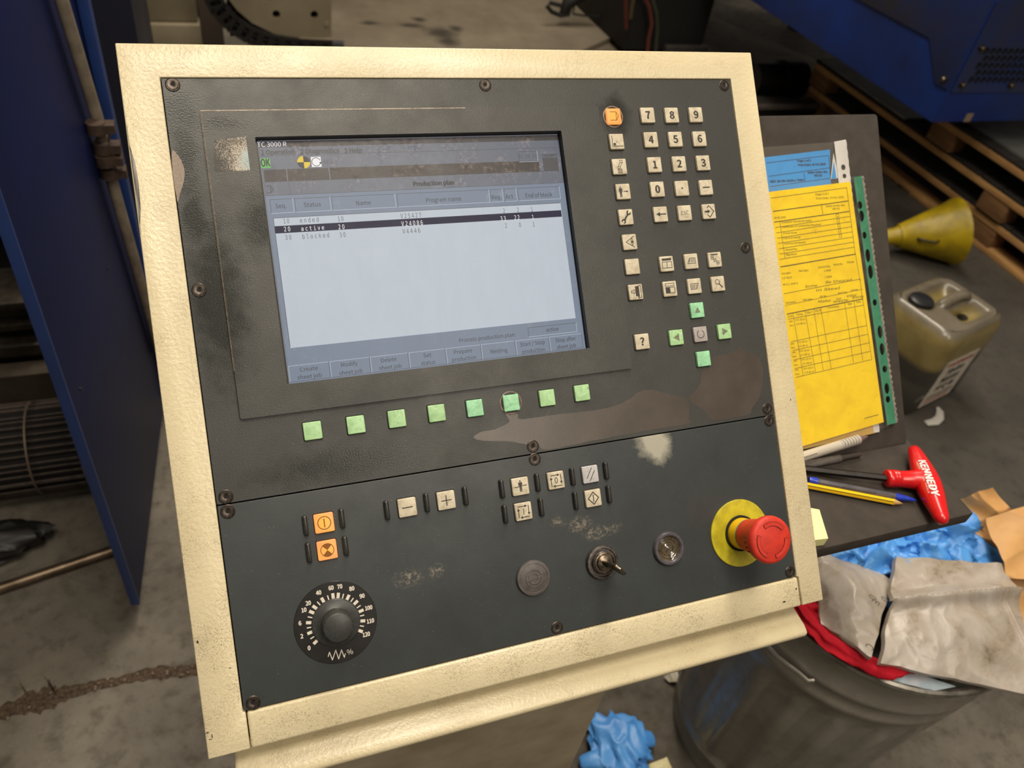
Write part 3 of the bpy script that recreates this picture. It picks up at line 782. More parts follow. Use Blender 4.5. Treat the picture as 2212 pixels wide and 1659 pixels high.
        for a in ((-.42, .28), (-.02, -.05), (.38, -.4)):
            ln(k, [(a[0] - .19, a[1] - .22), (a[0] + .19, a[1] - .22), (a[0] + .19, a[1] + .22), (a[0] - .19, a[1] + .22)], .07, 0, True); ln(k, [(a[0] - .08, a[1]), (a[0] + .08, a[1])], .12)
    elif nm == 'lens': dot(k, -.12, .25, .36, 0, .27); ln(k, [(.12, -.02), (.55, -.5)], .17)
    elif nm == 'up': tri(k, [(-.42, -.35), (.42, -.35), (0, .4)])
    elif nm == 'left': tri(k, [(-.5, 0), (.38, -.5), (.38, .5)])
    elif nm == 'right': tri(k, [(.5, 0), (-.38, .5), (-.38, -.5)])
    elif nm == 'ring': dot(k, 0, 0, .56, 0, .46, R_(115), R_(425))
    elif nm == 'on': dot(k, 0, 0, .72, 0, .62); ln(k, [(0, -.42), (0, .42)], .12)
    elif nm == 'hazard':
        dot(k, 0, 0, .72, 0, .64); dot(k, 0, 0, .66, 0, None, R_(45), R_(135)); dot(k, 0, 0, .66, 0, None, R_(225), R_(315))
    elif nm in ('cyc0', 'cyc1'):
        arrow(k, -.62, .6, .5, .6, .1, .28); arrow(k, .62, .62, .62, -.5, .1, .28); arrow(k, .62, -.66, -.5, -.66, .1, .28); arrow(k, -.62, -.66, -.62, .46, .1, .28)
        if nm == 'cyc1': ln(k, [(0, .32), (0, -.32)], .08)
        else: k.prism([((x) * KS, y * KS) for x, y in circ(0, 0, .2, 20, .36)], 0, .00001); k.flat([(x * KS, y * KS) for x, y in circ(0, 0, .11, 20, .27)], .00004, 1)
    elif nm == 'reset': ln(k, [(-.5, -.4), (.2, .72)], .09); ln(k, [(-.12, -.72), (.55, .38)], .09)
    elif nm == 'start': ln(k, [(0, -.72), (.66, 0), (0, .72), (-.66, 0)], .12, 0, True); ln(k, [(0, -.38), (0, .38)], .12)
KEYS = [('7', 1399, 249), ('8', 1451, 249), ('9', 1503, 248), ('4', 1406, 302), ('5', 1459, 301), ('6', 1511, 300), ('1', 1414, 356), ('2', 1467, 354), ('3', 1519, 352), ('0', 1420, 409), ('dot', 1473, 407), ('dash', 1525, 405), ('back', 1427, 463), ('ESC', 1479, 460), ('enter', 1531, 457),
        ('tag', 1326, 251, 'lit'), ('corner', 1332, 306), ('ladder', 1338, 360), ('manout', 1346, 414), ('wrench', 1352, 469), ('eye', 1360, 523), ('blank', 1366, 576), ('exit', 1373, 631), ('?', 1387, 738),
        ('win1', 1440, 570), ('pgup', 1493, 564.5), ('tree', 1544, 561), ('win2', 1447, 624), ('pgdn', 1500, 618), ('lens', 1551, 613),
        ('up', 1506, 670, 'mint'), ('left', 1461, 729, 'green'), ('ring', 1513, 722, 'grey'), ('right', 1565, 716, 'green'), ('blank', 1520, 775, 'mint'),
        ('blank', 675.5, 930.5, 'green'), ('blank', 769, 917.5, 'green'), ('blank', 857.5, 904.5, 'green'), ('blank', 943.5, 892.5, 'green'), ('blank', 1026, 881.5, 'mint'), ('blank', 1104.5, 870, 'mint'), ('blank', 1182, 859.5, 'green'), ('blank', 1257.5, 848.5, 'green'),
        ('on', 700.4, 1129.4, 'lit'), ('hazard', 707, 1188, 'lit'), ('minus', 880, 1096), ('plus', 964, 1080.8), ('manline', 1124, 1050.7), ('cyc0', 1201, 1037.4), ('reset', 1275, 1024.5, 'grey2'), ('cyc1', 1130.8, 1104.6), ('start', 1281.4, 1076)]
KM['grey2'] = key_mat('key_cool_white', (196, 194, 196), (178, 176, 176))
LAB = {'lit': 'key lit up orange', 'green': 'pale green key', 'mint': 'pale mint green key', 'grey': 'greyish key'}
protos = {}; symm = {}
CPART = lambda x, y, z=ZF: PO - console.location + Vector((x, 0, 0)) + PU * y + PN * z
for kk in KEYS:
    nm, px, py = kk[:3]; col = kk[3] if len(kk) > 3 else 'white'
    x, y = PP(px, py, .0012)
    if col not in protos:
        o = protos[col] = keymesh().build('key', [KM[col], BLACK], console)
    else:
        o = bpy.data.objects.new('key', protos[col].data); COL.objects.link(o); o.parent = console
    o.location = CPART(x, y); o.rotation_euler = (TILT, 0, 0)
    if col in LAB: o['label'] = LAB[col]
    if py > 1000:                                   # lower keys are a touch larger
        o.scale = (1.06, 1.06, 1)
    if nm != 'blank':
        kb = MB(); symbol(nm, kb)
        ink = AMB if col == 'lit' else ARW if nm in ('up', 'left', 'right') else INK
        kb.build('key_symbol', [ink, KM[col]], o, (0, 0, .00304), smooth=0)
for px, py, a, b in ((1326, 251, 'pale', 1), (1104.5, 870, 'bare', 0)):   # two keys sit in worn round bezels
    x, y = PP(px, py, .0005); o = keyring().build('key_bezel', M('bezel_ring', (150, 128, 116), (110, 96, 90), 300, rough=.35), console); o.location = CPART(x, y); o.rotation_euler = (TILT, 0, 0)
# finger guards beside the lower keys
gm = MB(); gm.prism(rrect(-.0019, -.0078, .0019, .0078, .0014, 3), 0, .0042, bev=.0014)
g0 = None; GM = M('guard_rubber', (46, 46, 43), (36, 36, 34), 300, rough=.35)
for px, py in ((660, 1135.6), (739, 1120), (667, 1194), (746.7, 1179.5), (836, 1102.5), (922, 1086), (1005.7, 1071.6), (1084.7, 1056.6), (1161.5, 1042.5), (1237.3, 1029.8), (1309.7, 1016.9), (1091.6, 1111), (1169.5, 1096), (1243.9, 1082), (1316, 1068)):
    x, y = PP(px, py, .0012)
    if g0 is None: o = g0 = gm.build('finger_guard', GM, console)
    else: o = g0.copy(); COL.objects.link(o)
    o.location = CPART(x, y); o.rotation_euler = (TILT, 0, 0)

# ------------------------------------------------------------------ override dial
dx, dy = PP(725.5, 1343.5, ZF); DSC = .918
def dpart(mb, nm, mats, par, z=0, **k):
    o = mb.build(nm, mats, par, **k)
    if par is console: o.location = CPART(dx, dy, ZF + z); o.rotation_euler = (TILT, 0, 0); o.scale = (DSC,) * 3
    return o
mb = MB(); mb.lathe([(.0348, 0), (.0348, .0006), (.0345, .0009), (.0002, .0009)], 64)
dial = dpart(mb, 'override_dial', M('dial_black', (20, 19, 18), (32, 28, 26), 60, rough=.32), console)
mb = MB(); q = zoom(600, 1000, 1696 / 460); WHT = M('dial_white', (222, 214, 200), rough=.5)
def DQ(x, y):
    a = PP(*q(x, y), 0.0); return ((a[0] - dx) / DSC, (a[1] - dy) / DSC)
for i, (x, y) in enumerate(((305, 1424), (280, 1390), (260, 1352), (252, 1312), (250, 1273), (258, 1230), (272, 1190), (297, 1152), (325, 1118), (357, 1090), (400, 1068), (440, 1057), (482, 1054), (521, 1057), (562, 1067), (597, 1085), (625, 1110), (649, 1143), (667, 1178), (674, 1216), (676, 1259), (669, 1300), (655, 1338))):
    a = Vector(DQ(x, y)).normalized(); tk = .0026 if i in (0, 2, 4, 6, 7, 9, 11, 12, 14, 16, 18, 20, 22) else .0010
    mb.stroke([a * .0206, a * .0239], tk, .00095)
for s, x, y in (('0', 250, 1475), ('2', 192, 1381), ('6', 177, 1278), ('10', 208, 1172), ('20', 243, 1117), ('40', 326, 1034), ('60', 425, 996), ('70', 494, 985), ('80', 590, 1001), ('90', 672, 1060), ('100', 724, 1154), ('110', 738, 1259), ('120', 705, 1366)):
    a = DQ(x, y); mb.text(s, a[0], a[1] - .00175, .0035, .00095, 0, .0021 * len(s) + .0002, align='C', bold=True)
a = DQ(575, 1505); mb.text('%', a[0], a[1] - .0022, .0044, .00095, align='C')
zz = [DQ(*p) for p in ((402, 1543), (412, 1508), (436, 1570), (462, 1492), (486, 1562), (508, 1490), (531, 1550), (538, 1520))]
mb.stroke(zz, .0007, .00095)
mb.build('dial_scale', WHT, dial, smooth=0)
mb = MB(); mb.lathe([(.0203, .0009), (.0205, .0022), (.0196, .0032), (.0140, .0042), (.0128, .0050), (.0122, .0185), (.0118, .0194), (.0110, .0198), (.0002, .0198)], 56, close=False)
KN = M('knob_plastic', (50, 52, 51), (60, 60, 58), 300, rough=.38, bump=(1500, .2, .0002))
kn = mb.build('knob', KN, dial, smooth=32)
mb = MB()
for a in (97, 20, -25, 160, 205, 235, 300):
    c, s_ = math.cos(R_(a)), math.sin(R_(a)); wd = .0019 if a == 97 else .0006
    p = lambda r, t, z: (r * c - t * s_, r * s_ + t * c, z)
    mb.add([p(.0130, -wd, .0048), p(.0130, wd, .0048), p(.01245, wd, .0186), p(.01245, -wd, .0186), p(.0120, -wd, .0048), p(.0120, wd, .0048), p(.0118, wd, .0186), p(.0118, -wd, .0186)], [(0, 1, 2, 3), (0, 3, 7, 4), (1, 5, 6, 2), (3, 2, 6, 7)])
mb.build('grip_rib', KN, kn)

# ------------------------------------------------------------------ emergency stop
ex_, ey_ = PP(1597.5, 1151, ZF)
def epart(mb, nm, mats, par, **k):
    o = mb.build(nm, mats, par, **k)
    if par is console: o.location = CPART(ex_, ey_); o.rotation_euler = (TILT, 0, 0)
    return o
mb = MB(); mb.lathe([(.0312, 0), (.0312, .0010), (.0308, .0014), (.0165, .0016)], 64, close=False)
es = epart(mb, 'emergency_stop', M('yellow_disc', (202, 190, 34), (172, 158, 28), 90, .4, .7, .5), console); es['label'] = 'red mushroom emergency stop on a yellow disc'
mb = MB(); mb.lathe([(.0166, .0012), (.0166, .0030), (.0150, .0034)], 48, close=False, m=1); mb.lathe([(.0145, .002), (.0143, .0135)], 48, close=False, m=0); mb.lathe([(.0144, .0135), (.0142, .0150)], 48, close=False, m=2)
mb.build('collar', [M('collar_yellow', (226, 182, 18), rough=.45), BLACK, M('teal_ring', (70, 150, 128), rough=.5)], es)
RED = M('button_red', (212, 54, 34), (190, 44, 30), 150, .35, .7, .55, bump=(900, .1, .0003))
mb = MB(); mb.lathe([(.0020, .0150), (.0146, .0150), (.0152, .0190), (.0172, .0340), (.0192, .0390), (.0208, .0415), (.0212, .0440), (.0208, .0466), (.0196, .0482), (.0180, .0488), (.0002, .0490)], 64, close=False)
hd = mb.build('mushroom_head', RED, es, smooth=50)
mb = MB()
for a0 in (35, 155, 275):
    A = [R_(a0 + 82 * i / 14) for i in range(15)]
    lo, hi = .0128, .0160
    P = [(hi * math.cos(a), hi * math.sin(a)) for a in A] + [(lo * math.cos(a), lo * math.sin(a)) for a in A[::-1]]
    mb.prism(P, .0486, .0494, 0); mb.prism([(x * 1.0, y * 1.0) for x, y in P], .0486, .04903, 1)
    P2 = [((hi + .0005) * math.cos(a), (hi + .0005) * math.sin(a)) for a in [A[0] - .03] + A + [A[-1] + .03]] + [((lo - .0005) * math.cos(a), (lo - .0005) * math.sin(a)) for a in [A[-1] + .03] + A[::-1] + [A[0] - .03]]
    mb.flat(P2, .04906, 1)  # dark red outline round the raised arrow
o = mb.build('turn_arrow', [RED, M('dark_red', (84, 18, 12), rough=.8)], hd)
mb = MB()
for a in range(168, 250, 15):
    c, s_ = math.cos(R_(a)), math.sin(R_(a)); mb.X = Matrix(((c, -s_, 0, 0), (s_, c, 0, 0), (0, 0, 1, 0), (0, 0, 0, 1)))
    mb.box((.0166, -.00012, .032), (.01815, .00012, .0368))  # thin dark red bars marking the notches
mb.X = None
mb.build('grip_notch', M('dark_red', (84, 18, 12)), hd)

# ------------------------------------------------------------------ blanking cap, key switch, lamp lens
def rpart(mb, nm, mats, px, py, **k):
    x, y = PP(px, py, ZF); o = mb.build(nm, mats, console, **k); o.location = CPART(x, y); o.rotation_euler = (TILT, 0, 0); return o
GREY = M('grey_plastic', (92, 86, 84), (78, 74, 72), 200, rough=.45)
mb = MB(); mb.lathe([(.0150, 0), (.0152, .0020), (.0146, .0030), (.0124, .0034), (.0121, .0031), (.0117, .0033), (.0002, .0033)], 48, close=False)
cap = rpart(mb, 'blanking_cap', GREY, 1151, 1247.5)
mb = MB()
mb.prism(circ(0, 0, .0001, 4), .003, .0031)
def arcbar(a0, a1, r0, r1):
    A = [R_(a0 + (a1 - a0) * i / 16) for i in range(17)]
    mb.prism([(r1 * math.cos(a), r1 * math.sin(a)) for a in A] + [(r0 * math.cos(a), r0 * math.sin(a)) for a in A[::-1]], .0030, .0040)
arcbar(20, 195, .0066, .0076); arcbar(200, 375, .0066, .0076); arcbar(25, 200, .0036, .0050); arcbar(205, 380, .0036, .0050)
mb.prism([(-.0070, -.0014), (.0066, .0002), (.0066, .0014), (-.0070, -.0002)], .0030, .0041)
mb.build('embossed_mark', GREY, cap)
RING = M('switch_ring', (96, 90, 86), (62, 58, 56), 250, rough=.35, metal=.5)
MET = M('lock_steel', (150, 136, 118), (90, 80, 70), 300, rough=.28, metal=1.0)
mb = MB(); mb.lathe([(.0150, 0), (.0150, .0030), (.0143, .0040), (.0126, .0042), (.0120, .0030), (.0106, .0030), (.0104, .0062), (.0096, .0070)], 48, close=False)
sw = rpart(mb, 'key_switch', RING, 1299, 1213.5)
mb = MB(); mb.lathe([(.0096, .0068), (.0094, .0078), (.0086, .0080), (.0082, .0072), (.0074, .0072), (.0073, .0092), (.0066, .0096), (.0002, .0096)], 40, close=False)
mb.add([(-.004, .0012, .00965), (.0002, -.0036, .00965), (.0012, -.0030, .00965), (-.003, .0018, .00965)], [(0, 1, 2, 3)], 1)
mb.build('lock_barrel', [MET, BLACK], sw)
kx, ky = PP(1299, 1213.5, ZF)
kt = thing('switch_key', 'small bent steel key left in the key switch below the white scuff marks', 'key', PO + Vector((kx, 0, 0)) + PU * ky + PN * (ZF + .0096), (TILT, 0, 0))
ang = R_(-48); c, s_ = math.cos(ang), math.sin(ang)
mb = MB(); mb.X = Matrix(((c, -s_, 0, 0), (s_, c, 0, 0), (0, 0, 1, 0), (0, 0, 0, 1)))
mb.prism([(-.0040, -.0009), (.0046, -.0009), (.0046, .0009), (-.0040, .0009)], -.0005, .0085)
mb.build('blade', MET, kt, bevel=.0003)
mb = MB(); X0 = Matrix(((c, -s_, 0, 0), (s_, c, 0, 0), (0, 0, 1, 0), (0, 0, 0, 1)))
mb.X = X0
def kb_(u, t): return (u, t)
pf = [(-.0052, .0080), (.0066, .0080), (.0090, .0110), (.0095, .0200), (.0070, .0265), (.0, .0280), (-.0045, .0250), (-.0060, .0180), (-.0060, .0110)]
vs = [(u, -.0011, z) for u, z in pf] + [(u, .0011, z) for u, z in pf]; n = len(pf)
mb.add(vs, [tuple(range(n)), tuple(range(n, 2 * n))[::-1]] + [(i, (i + 1) % n, n + (i + 1) % n, n + i) for i in range(n)])
mb.build('bow', MET, kt, bevel=.0003)
mb = MB(); mb.lathe([(.0150, 0), (.0150, .0032), (.0142, .0042), (.0122, .0042), (.0112, .0030)], 48, close=False)
ln_ = rpart(mb, 'indicator_lamp', M('lamp_bezel', (84, 80, 86), (70, 66, 70), 300, rough=.35), 1442, 1184)
mb = MB(); mb.lathe([(.0113, .0030), (.0108, .0018), (.0094, .0010), (.0088, .0016), (.0080, .0006), (.0066, .0001), (.0060, .0009), (.0050, .0002), (.0030, .0010), (.0020, .0022), (.0002, .0027)], 40, close=False)
mb.build('lens', M('clear_lens', (98, 86, 66), (64, 54, 42), 300, rough=.08, coat=1.0), ln_)

# ------------------------------------------------------------------ lower body of the console
mb = MB(); y0 = .2535
LP = [(.2535, .8985), (.2535, .8925), (.262, .885), (.40, .885), (.40, .9015), (.262, .9015)]
mb.add([(-.0415, y, z) for y, z in LP] + [(.4870, y, z) for y, z in LP], [tuple(range(6)), tuple(range(6, 12))[::-1]] + [(i, (i + 1) % 6, 6 + (i + 1) % 6, 6 + i) for i in range(6)])
at_root(mb, console).build('front_ledge', CREAM, console, bevel=.0035, seg=3)
def ped_mat():
    return M('pedestal_paint', (176, 164, 140), (150, 137, 114), 14, .35, .7, .55, bump=(500, .2, .0006))
mb = MB(); mb.box((-.02, .335, 0), (.357, .60, .884)); at_root(mb, console).build('pedestal', ped_mat(), console, bevel=.004)
mb = MB(); mb.box((-.05, .40, .86), (.49, .62, 1.0)); at_root(mb, console).build('neck', ped_mat(), console, bevel=.004)
# ------------------------------------------------------------------ document stand beside the console
SZ = 0.92
RUB = M('rubber_mat', (52, 46, 41), (66, 59, 52), 45, .3, .75, .9, bump=(900, .5, .0008), det=5)
EDGE = M('board_edge', (60, 54, 48), rough=.7)
st = thing('document_stand', 'dark grey document stand with leaning back board and narrow shelf right of the console', 'stand', (.62, .40, SZ))
BT = R_(47.6); BU = Vector((0, math.cos(BT), math.sin(BT))); BN = Vector((0, -math.sin(BT), math.cos(BT))); BO = Vector((.747, .434, SZ))
def BP(px, py, h=0.0):                                      # pixel -> board axes (x from its right edge, y up the board)
    v = ray(px, py); o = BO - CAM0; s_ = ((o + BN * h) @ BN) / (v @ BN); q_ = v * s_ - o
    return (q_.x, q_ @ BU)
mb = MB(); mb.prism(rrect(-.245, 0, 0, .396, .004, 3), -.009, 0)
mb.build('back_board', RUB, st, BO - st.location, (BT, 0, 0), bevel=.0008)
mb = MB(); mb.box((.506, .3255, SZ - .018), (.7535, .445, SZ)); at_root(mb, st).build('shelf', RUB, st, bevel=.002)
mb = MB(); mb.box((.488, .40, SZ - .06), (.62, .44, SZ - .018)); mb.box((.488, .40, SZ - .10), (.512, .44, SZ - .06)); at_root(mb, st).build('bracket', EDGE, st, bevel=.002)

# clear sleeves with order sheets, leaning on the board
def film(name, al, c=(196, 190, 178), rough=.18):
    t = NT(name); n = t.noise(40, 4, .6, 1.0)
    t.set('Base Color', lin(c)).set('Roughness', rough).set('Alpha', al).set('Specular IOR Level', .6)
    t.set('Normal', t.bump(n, .35, .004)); return t.m
FILM = film('sleeve_film', .10)
def paper_mat(name, c, c2, em=0):
    t = NT(name); n = t.noise(28, 6, .7, .6); n2 = t.noise(120, 4, .7)
    col = t.mix(t.ramp(n, .42, .72), lin(c), lin(c2)); col = t.mix(t.math('MULTIPLY', t.ramp(n2, .6, .75), .35), col, lin(tuple(v * .72 for v in c2)))
    t.set('Base Color', col).set('Roughness', .35).set('Coat Weight', .25).set('Coat Roughness', .25); return t.m
YEL = paper_mat('yellow_sheet', (252, 216, 8), (236, 196, 8)); BLU = paper_mat('blue_sheet', (52, 152, 226), (46, 138, 210)); WHP = paper_mat('white_sheet', (222, 220, 218), (206, 202, 198))
SINK = M('print_ink', (52, 46, 26), rough=.6); BINK = M('print_ink_blue', (26, 56, 92), rough=.6)
qa = zoom(1630, 280, 1610 / 330); qb = zoom(1630, 600, 1480 / 330)
def bpart(mb, nm, mat, par, **k): return mb.build(nm, mat, par, BO - par.location, (BT, 0, 0), **k)
def holes(spec, q, h):
    o = []
    for x, y, rx, ry in spec:
        a = BP(*q(x, y), h); o.append(circ(a[0], a[1], rx, 10, ry))
    return o
def quadgrid(mb, a, b, c, d, h, amp, nu, nv, seed=0, th=.0003):
    def fn(u, v):
        p = Vector(a).lerp(Vector(b), u).lerp(Vector(d).lerp(Vector(c), u), v)
        return (p.x, p.y, h + amp * (noise.noise(Vector((p.x * 28 + seed, p.y * 22, seed))) + .5))
    mb.grid(fn, nu, nv); return mb
def serrated(p0, p1, wd, n, side):
    P0, P1 = Vector(p0), Vector(p1); d = (P1 - P0).normalized(); nn_ = Vector((-d.y, d.x)) * side
    return [tuple(P0.lerp(P1, i / n) + nn_ * (wd * (1 if i % 2 else .55))) for i in range(n + 1)]
# --- blue sheet
s1 = thing('document_sleeve', 'clear plastic sleeve with a blue order sheet and white hole strip, behind the yellow one', 'document', BO)
h = .0012
c1, c2 = BP(*qa(995, 520), h), BP(*qa(960, 105), h)
cb = BP(1897, 933, h); ca = BP(1872, 938, h)
pa = BP(*qa(120, 290), h); pb = BP(*qa(795, 210), h); pc = BP(*qa(800, 520), h)
yl = pa[1]; ew = pb[0]
mb = MB(); mb.flat([(-.240, .02), (cb[0] - .016, .02), (pc[0], pc[1]), (pb[0], pb[1]), (pa[0], pa[1] + .0), (-.240, yl - .004)], h); bpart(mb, 'sheet', BLU, s1, smooth=0)
mb = MB()
f = lambda x, y: BP(*qa(x, y), h)
z = h + .00025
for p in (((130, 350), (780, 272)), ((150, 492), (795, 402)), ((165, 600), (800, 512)), ((520, 452), (532, 545))): mb.stroke([f(*p[0]), f(*p[1])], .0006, z)
mb.stroke([f(780, 272), f(800, 512)], .0006, z)
def BTX(mb, s, q, xa, ya, xb, yb, cap, z, bold=False, m=0, shear=0.0):
    a, b, a2 = BP(*q(xa, ya), h), BP(*q(xb, yb), h), BP(*q(xa, ya - cap), h)
    mb.text(s, a[0], (a[1] + b[1]) / 2, a2[1] - a[1], z, m, b[0] - a[0], bold=bold, shear=shear)
for s, xa, ya, xb, yb in (('Page 1 of 1', 448, 345, 595, 330), ('Print Date: 18 Oct 2020', 458, 397, 748, 362), ('Sales Order No:', 558, 470, 770, 447), ('V8716', 630, 500, 710, 488), ('REF 26-05-2020 x 7002', 165, 575, 520, 525)): BTX(mb, s, qa, xa, ya, xb, yb, 22, z, True)
bpart(mb, 'print', BINK, s1, smooth=0)
# folded back corner of the sheet and white hole strip
mb = MB(); mb.flat([BP(*qa(x, y), h) for x, y in ((830, 245), (885, 500), (860, 520), (800, 522), (820, 330))], h + .0003, 1); mb.flat([BP(*qa(x, y), h) for x, y in ((832, 330), (862, 520), (806, 522))], h + .0005, 0); bpart(mb, 'folded_corner', [BLU, WHP], s1, smooth=0)
tl, tr = BP(*qa(832, 130), h), BP(*qa(948, 108), h)
mid = BP(*qa(990, 500), h)
ol = [(tl[0], tl[1]), (tr[0], tr[1])]; low = [(cb[0], cb[1]), (ca[0], ca[1])]
strip = [ca, cb] + serrated(cb, tr, .0016, 70, -1) + [tl]
mb = MB(); mb.plate([tuple(p) for p in strip], holes(((928, 400, .0032, .0034), (940, 492, .0028, .0028)), qa, h), h + .0006, h + .0011); o = bpart(mb, 'hole_strip', WHP, s1, smooth=0); o['label'] = 'white punched strip'
mb = MB(); a, b = BP(*qa(112, 210), h), BP(*qa(1000, 140), h); quadgrid(mb, (-.240, .022), (tr[0] + .002, .022), (tr[0] + .002, tr[1] - .002), (-.240, a[1]), h + .0010, .0010, 16, 20, 3); bpart(mb, 'film', FILM, s1)
# --- buff sheet lying under the yellow one
s0 = thing('document_sheet', 'buff sheet of paper peeping out under the lower edge of the yellow sheet', 'paper', BO)
mb = MB(); h = .0035; a, b, c = BP(1741, 968, h), BP(1888, 936, h), BP(1884, 926, h); mb.prism([(-.235, a[1] - .001), (a[0], a[1] - .0005), (b[0], b[1]), (c[0], c[1] + .02), (-.235, .12)], h - .0003, h); bpart(mb, 'paper', paper_mat('buff_paper', (208, 172, 96), (188, 150, 84)), s0, smooth=0)
# --- yellow sheet
s2 = thing('document_sleeve', 'clear plastic sleeve with a yellow order sheet and green hole strip, on top', 'document', BO)
h = .0065
f = lambda x, y: BP(*qa(x, y), h); g = lambda x, y: BP(*qb(x, y), h)
ytr = f(1010, 548); ytl = f(165, 655); ybr = g(1252, 1398); ybl = g(490, 1625)
k_ = (ytr[1] - ytl[1]) / (ytr[0] - ytl[0]); k2 = (ybr[1] - ybl[1]) / (ybr[0] - ybl[0])
xl_ = -.236
mb = MB(); mb.prism([(xl_, ybl[1] + k2 * (xl_ - ybl[0])), ybr, ytr, (xl_, ytl[1] + k_ * (xl_ - ytl[0]))], h - .0016, h); bpart(mb, 'sheet', YEL, s2, smooth=0)
mb = MB(); z = h + .0002
def LN(q, pts, w_=.00055): mb.stroke([BP(*q(*p), h) for p in pts], w_, z)
LN(qa, [(175, 722), (970, 612), (1060, 1310)], .0005); LN(qa, [(195, 862), (985, 752)], .0009); LN(qa, [(208, 975), (995, 862)], .0009); LN(qa, [(705, 795), (718, 890)], .0005)
for i in range(6): LN(qa, [(220 + 9 * i, 1032 + 56 * i), (1003 + 9 * i, 915 + 54 * i)], .0005)
LN(qa, [(265, 970), (320, 1352)], .0004); LN(qa, [(262, 1368), (1052, 1238)], .0005); LN(qa, [(275, 1447), (1062, 1312)], .0010); LN(qa, [(1062, 1312), (1110, 1590)], .0004)
for s, xa, ya, xb, yb in (('Page 1 of 1', 640, 698, 785, 680), ('Print Date: 15 Oct 2020', 648, 748, 940, 708), ('Sales Order No:', 750, 825, 955, 797), ('V8742', 820, 850, 898, 838), ('26-05-2002', 205, 945, 330, 928), ('Customer Standards Apply:', 285, 1000, 605, 952), ('Certificate of Conformity Required:', 290, 1055, 703, 990), ('Check Issue:', 300, 1110, 450, 1085), ('Check Drawing:', 303, 1162, 487, 1132), ('Contract Reviewed:', 313, 1222, 540, 1186), ('Issued By:', 325, 1282, 452, 1260), ('Signature:', 332, 1333, 450, 1312), ('Issued Qty', 672, 1465, 800, 1443), ('Batch No', 830, 1437, 928, 1420), ('Initials', 972, 1413, 1050, 1398), ('Mat Spec', 467, 1505, 570, 1485), ('Description', 285, 1530, 382, 1515), ('1.0000', 730, 1502, 805, 1488), ('LD SELF', 292, 1580, 398, 1560), ('1.0000', 740, 1570, 815, 1553), ('M X 1.25M X', 300, 1652, 455, 1620)):
    BTX(mb, s, qa, xa, ya, xb, yb, 20, z)
for i in range(5):
    c = f(872 + 8 * i, 905 + 53 * i); mb.frame(c[0] - .0019, c[1] - .0019, c[0] + .0019, c[1] + .0019, .0004, z)
LN(qb, [(285, 155), (1022, 12), (1045, 212)], .0005); LN(qb, [(300, 268), (1045, 110)], .0004); LN(qb, [(315, 352), (1048, 205)], .0010)
for a, b in (((325, 402), (1055, 265)), ((355, 620), (1088, 462)), ((372, 705), (1098, 547)), ((385, 795), (1110, 630)), ((390, 880), (1122, 712)), ((400, 965), (1135, 792))): LN(qb, [a, b], .0005)
for a, b in (((372, 345), (470, 945)), ((487, 320), (590, 915)), ((572, 305), (665, 895)), ((640, 290), (742, 880)), ((872, 245), (958, 825)), ((962, 225), (1048, 805)), ((1048, 210), (1135, 792))): LN(qb, [a, b], .0004)
for s, xa, ya, xb, yb in (('Batch No', 808, 162, 898, 145), ('Initials', 932, 135, 1002, 120), ('Mat Spec', 470, 228, 568, 208), ('Alt No', 630, 197, 702, 182), ('Description', 303, 256, 400, 236), ('S/N', 320, 388, 368, 376), ('Times', 402, 370, 470, 355), ('Qty P', 502, 350, 560, 336), ('Qty R', 583, 333, 640, 318), ('Comments', 705, 303, 818, 280), ('Sign', 902, 265, 945, 255), ('Date', 985, 247, 1030, 237)): BTX(mb, s, qb, xa, ya, xb, yb, 18, z)
for i, y in enumerate((425, 640, 725, 808, 895)):
    BTX(mb, 'Set:', qb, 335 + 14 * i, y + 8, 372 + 14 * i, y, 15, z); BTX(mb, 'Run:', qb, 340 + 14 * i, y + 48, 380 + 14 * i, y + 40, 15, z)
    BTX(mb, '0 h 18 m', qb, 395 + 20 * i, y - 2, 490 + 20 * i, y - 22, 16, z); BTX(mb, '2 h 48 m', qb, 402 + 20 * i, y + 37, 497 + 20 * i, y + 17, 16, z)
for s, xa, ya, xb, yb in (('Some', 485, 100, 605, 82), ('Be Sheared', 685, 72, 940, 15), ('In Steel', 590, 145, 825, 100), ('Make', 610, 248, 735, 226), ('on', 790, 220, 838, 208), ('edge', 890, 195, 985, 170), ('waste', 760, 250, 905, 218), ('pieces', 950, 212, 1055, 180)): BTX(mb, s, qb, xa, ya, xb, yb, 24, z, shear=.35)
LN(qb, [(1065, 1362), (1198, 1326)], .0007)
bpart(mb, 'print', SINK, s2, smooth=0)
# green punched strip
gtl, gtr = f(1040, 503), f(1122, 490); gbl, gbr = g(1280, 1428), g(1365, 1405)
ed = serrated(gbr, gtr, .0042, 90, -1)
mb = MB(); mb.plate([gbl, gbr, gtr, gtl], holes(((1103, 798, .0038, .0048), (1120, 912, .0040, .0068), (1152, 1115, .0032, .0042), (1188, 1328, .0036, .0080), (1216, 1500, .0036, .0084)), qa, h) + holes(((1160, 240, .0032, .0040), (1210, 525, .0036, .0078), (1230, 692, .0036, .0074), (1256, 885, .0036, .0042), (1277, 1073, .0036, .0066), (1287, 1178, .0034, .0042)), qb, h), h + .0002, h + .0009)
o = bpart(mb, 'hole_strip', M('green_strip', (66, 136, 104), (56, 120, 92), 60, rough=.4), s2, smooth=0); o['label'] = 'green punched strip with round and long holes'
mb = MB(); mb.plate([tuple(gbr)] + ed + [tuple(gtr)], [], h + .0003, h + .0007); bpart(mb, 'ragged_edge', M('sleeve_edge', (150, 142, 132), (104, 98, 92), 300, rough=.35), s2, smooth=0)
